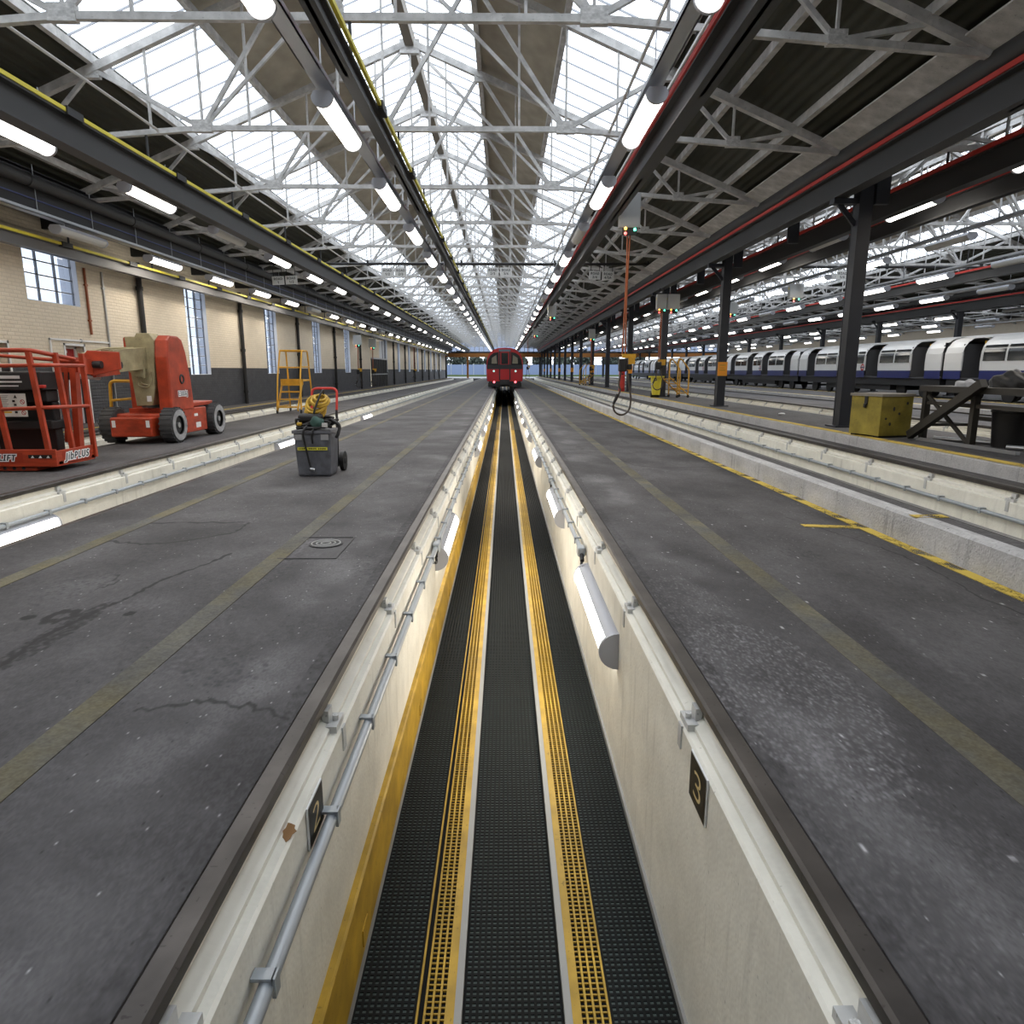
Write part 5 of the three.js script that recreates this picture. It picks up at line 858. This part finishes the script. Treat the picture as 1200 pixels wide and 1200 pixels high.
pendant(2.4, 3.98, 1.5, 0.38, 14.1, 'hose pendant on two red-brown cables looping over the sloping floor');
controlBox(5.42, 3.35, 24.6, 'grey control box beside its twin under the red conductor beam', 0.34, 0.5, 4.065); controlBox(5.83, 3.35, 24.6, 'wider grey control box beside its twin under the red conductor beam', 0.42, 0.5, 4.065);
pendant(5.42, 3.355, 1.55, 0.6, 24.5, 'hose pendant hanging by the yellow steps behind the columns');
controlBox(5.46, 3.2, 44, 'small grey control box far along the row of columns', 0.4, 0.6, 4.065); pendant(5.46, 3.205, 1.5, 0.55, 44, 'hose pendant far along the row of columns');
controlBox(2.2, 3.7, 33, 'grey control box hanging far down the dark beam right of the track', 0.4, 0.55, 4.25); controlBox(2.2, 3.7, 50, 'grey control box hanging beside the roof of the red train', 0.4, 0.55, 4.25);
controlBox(10.6, 3.85, 25.9, 'grey control box with a green light under the lamps beyond the columns', 0.5, 0.5, 4.43); controlBox(10.6, 3.85, 33, 'grey control box with a green light further down beyond the columns', 0.5, 0.5, 4.43);
controlBox(-9.3, 2.85, 44.5, 'grey control box hung before the brick wall left of its twin', 0.5, 0.6, 3.61); controlBox(-9.3, 2.85, 49.5, 'grey control box hung before the dark gate', 0.5, 0.6, 3.61);
pendant(-9.3, 2.85, 1.3, 0.2, 44.5, 'hose pendant hanging before the brick wall near the dark gate'); pendant(-9.3, 2.85, 1.3, 0.2, 49.5, 'hose pendant hanging in front of the dark gate'); pendant(-9.3, 3.61, 1.3, 0.25, 72, 'hose pendant hanging far along the brick wall');
pendant(2.12, 4.2, 1.6, 0.5, 64, 'hose pendant hanging far behind beside the end of the right pit');
// red extinguisher point and far steps
{ const t = thing('fire_point', 'red fire extinguisher stand beside the second column with an orange plate', 'fire extinguisher', V(5.5, FR, 32.6)); obj('stand', box(-0.14, 0.14, 0, 1.0, 0.05, 0.09), M.red, t); const g = new THREE.CapsuleGeometry(0.1, 0.5, 4, 14); g.translate(0, 0.42, 0.06); obj('cylinder', clean(g), M.red, t); obj('valve', rod(V(0, 0.76, -0.06), V(0, 0.84, -0.06), 0.03), M.black, t); }
function farSteps(x, d, lab, turn) {
  const t = thing('platform_steps', lab, 'steps', V(x, FR, d), turn), Q = (a, b, c) => new THREE.Vector3(a, b, c);
  for (const z of [-0.3, 0.3]) { obj('side_frame', [polyTube([Q(0.35, 0.1, z), Q(0.35, 1.0, z), Q(0.05, 1.35, z), Q(-0.1, 1.4, z), Q(-0.1, 0.1, z)], 0.025, 0.08), rod(Q(-0.1, 0.3, z), Q(0.35, 0.3, z), 0.02), rod(Q(0.35, 0.1, z), Q(-0.45, 0.75, z), 0.022)], M.orange, t); for (const a of [-0.1, 0.35]) { const g = new THREE.CylinderGeometry(0.05, 0.05, 0.03, 12); g.rotateX(PI / 2); g.translate(a, 0.05, z); obj('castor', clean(g), M.black, t); } }
  for (let k = 0; k < 4; k++) obj('tread', box(0.3 - k * 0.2 - 0.08, 0.3 - k * 0.2 + 0.08, 0.14 + k * 0.17, 0.17 + k * 0.17, -0.28, 0.28), M.orange, t);
}
farSteps(6.25, 25.4, 'yellow steps behind the columns, next to a yellow bin', 0.3); farSteps(5.4, 46, 'yellow steps far off beyond the columns', 2.6);
{ const t = thing('yellow_bin', 'yellow wheeled bin beside the yellow steps behind the columns', 'bin', V(5.42, FR + 0.005, 24.9)); const g = new THREE.CylinderGeometry(0.24, 0.17, 0.62, 4); g.rotateY(PI / 4); g.translate(0, 0.42, 0); obj('body', clean(g), M.busYellow, t); obj('lid', box(-0.24, 0.24, 0.72, 0.77, -0.24, 0.22), M.busYellow, t); const w = new THREE.CylinderGeometry(0.09, 0.09, 0.3, 14); w.rotateZ(PI / 2); w.translate(0, 0.1, -0.15); obj('wheel', clean(w), M.black, t); }

// ---------------------------------------------------------------- hanging road signs
{
  const D = 25.6;
  [[-8.7, 5.6, 4.98, 'black pipe carrying the road signs across the bay over the centre track'], [6.4, 21, 4.9, 'black pipe carrying the road signs across the bay over the white train']].forEach(([x0, x1, y, lab]) => { const t = thing('sign_pipe', lab, 'pipe', V(0, y, D)); obj('pipe', rod(V(x0, 0, 0), V(x1, 0, 0), 0.045, 10), M.black, t); obj('clamp', Array.from({ length: 5 }, (_, k) => box(x0 + 0.5 + k * (x1 - x0 - 1) / 4 - 0.03, x0 + 0.5 + k * (x1 - x0 - 1) / 4 + 0.03, -0.07, 0.12, -0.05, 0.05)), M.black, t); });
  const sign = (x, y, top, num, ang) => {
    const t = thing('road_sign', `pale hanging sign reading ROAD ${num}`, 'sign', V(x, y, D)); t.rotation.z = ang;
    obj('plate', rbox(0.42, 0.29, 0.012, 0.004), M.plate, t);
    const [g, m] = decal(0.4, 0.27, paintTex(192, 128, (c) => { c.fillStyle = '#c9c9c6'; c.fillRect(0, 0, 192, 128); c.fillStyle = '#16181c'; c.textAlign = 'center'; c.textBaseline = 'middle'; c.font = 'bold 56px sans-serif'; c.fillText('ROAD', 96, 36, 176); c.fillText(num, 96, 94, 160); })); g.translate(0, 0, 0.0075); obj('printed_face', g, m, t);
    obj('hook', [rod(V(-0.15, 0.14, 0), V(-0.15, top - y, 0), 0.012, 6), rod(V(0.15, 0.14, 0), V(0.15, top - y, 0), 0.012, 6)], M.black, t);
    return t;
  };
  const pairs = [[-7.85, 4.42, 4.9, '1', '1/2', 0.05], [-3.95, 4.7, 4.96, '1/2', '2/3', 0], [-0.2, 4.72, 4.96, '2/3', '3/4', 0], [3.45, 4.6, 4.94, '3/4', '4/5A', -0.04], [12.35, 4.62, 4.88, '5/6', '6/7', 0], [16.25, 4.52, 4.88, 'A/7', '7/8', 0]];
  const where = ['above the eaves girder', 'left of the ridge beam', 'beside the ridge', 'next to the hanging control box', 'before the far roof glazing', 'before the far dark roof sheets'];
  pairs.forEach(([x, y, top, a, b, ang], i) => [[-0.235, a], [0.235, b]].forEach(([k, n]) => { const s = sign(x + k, y + k * Math.sin(ang), top, n, ang); s.userData.label = `pale sign ROAD ${n}, ${k < 0 ? 'lower' : 'higher'} numbered of two ${where[i]}`; }));
}

renderer.render(scene, camera);
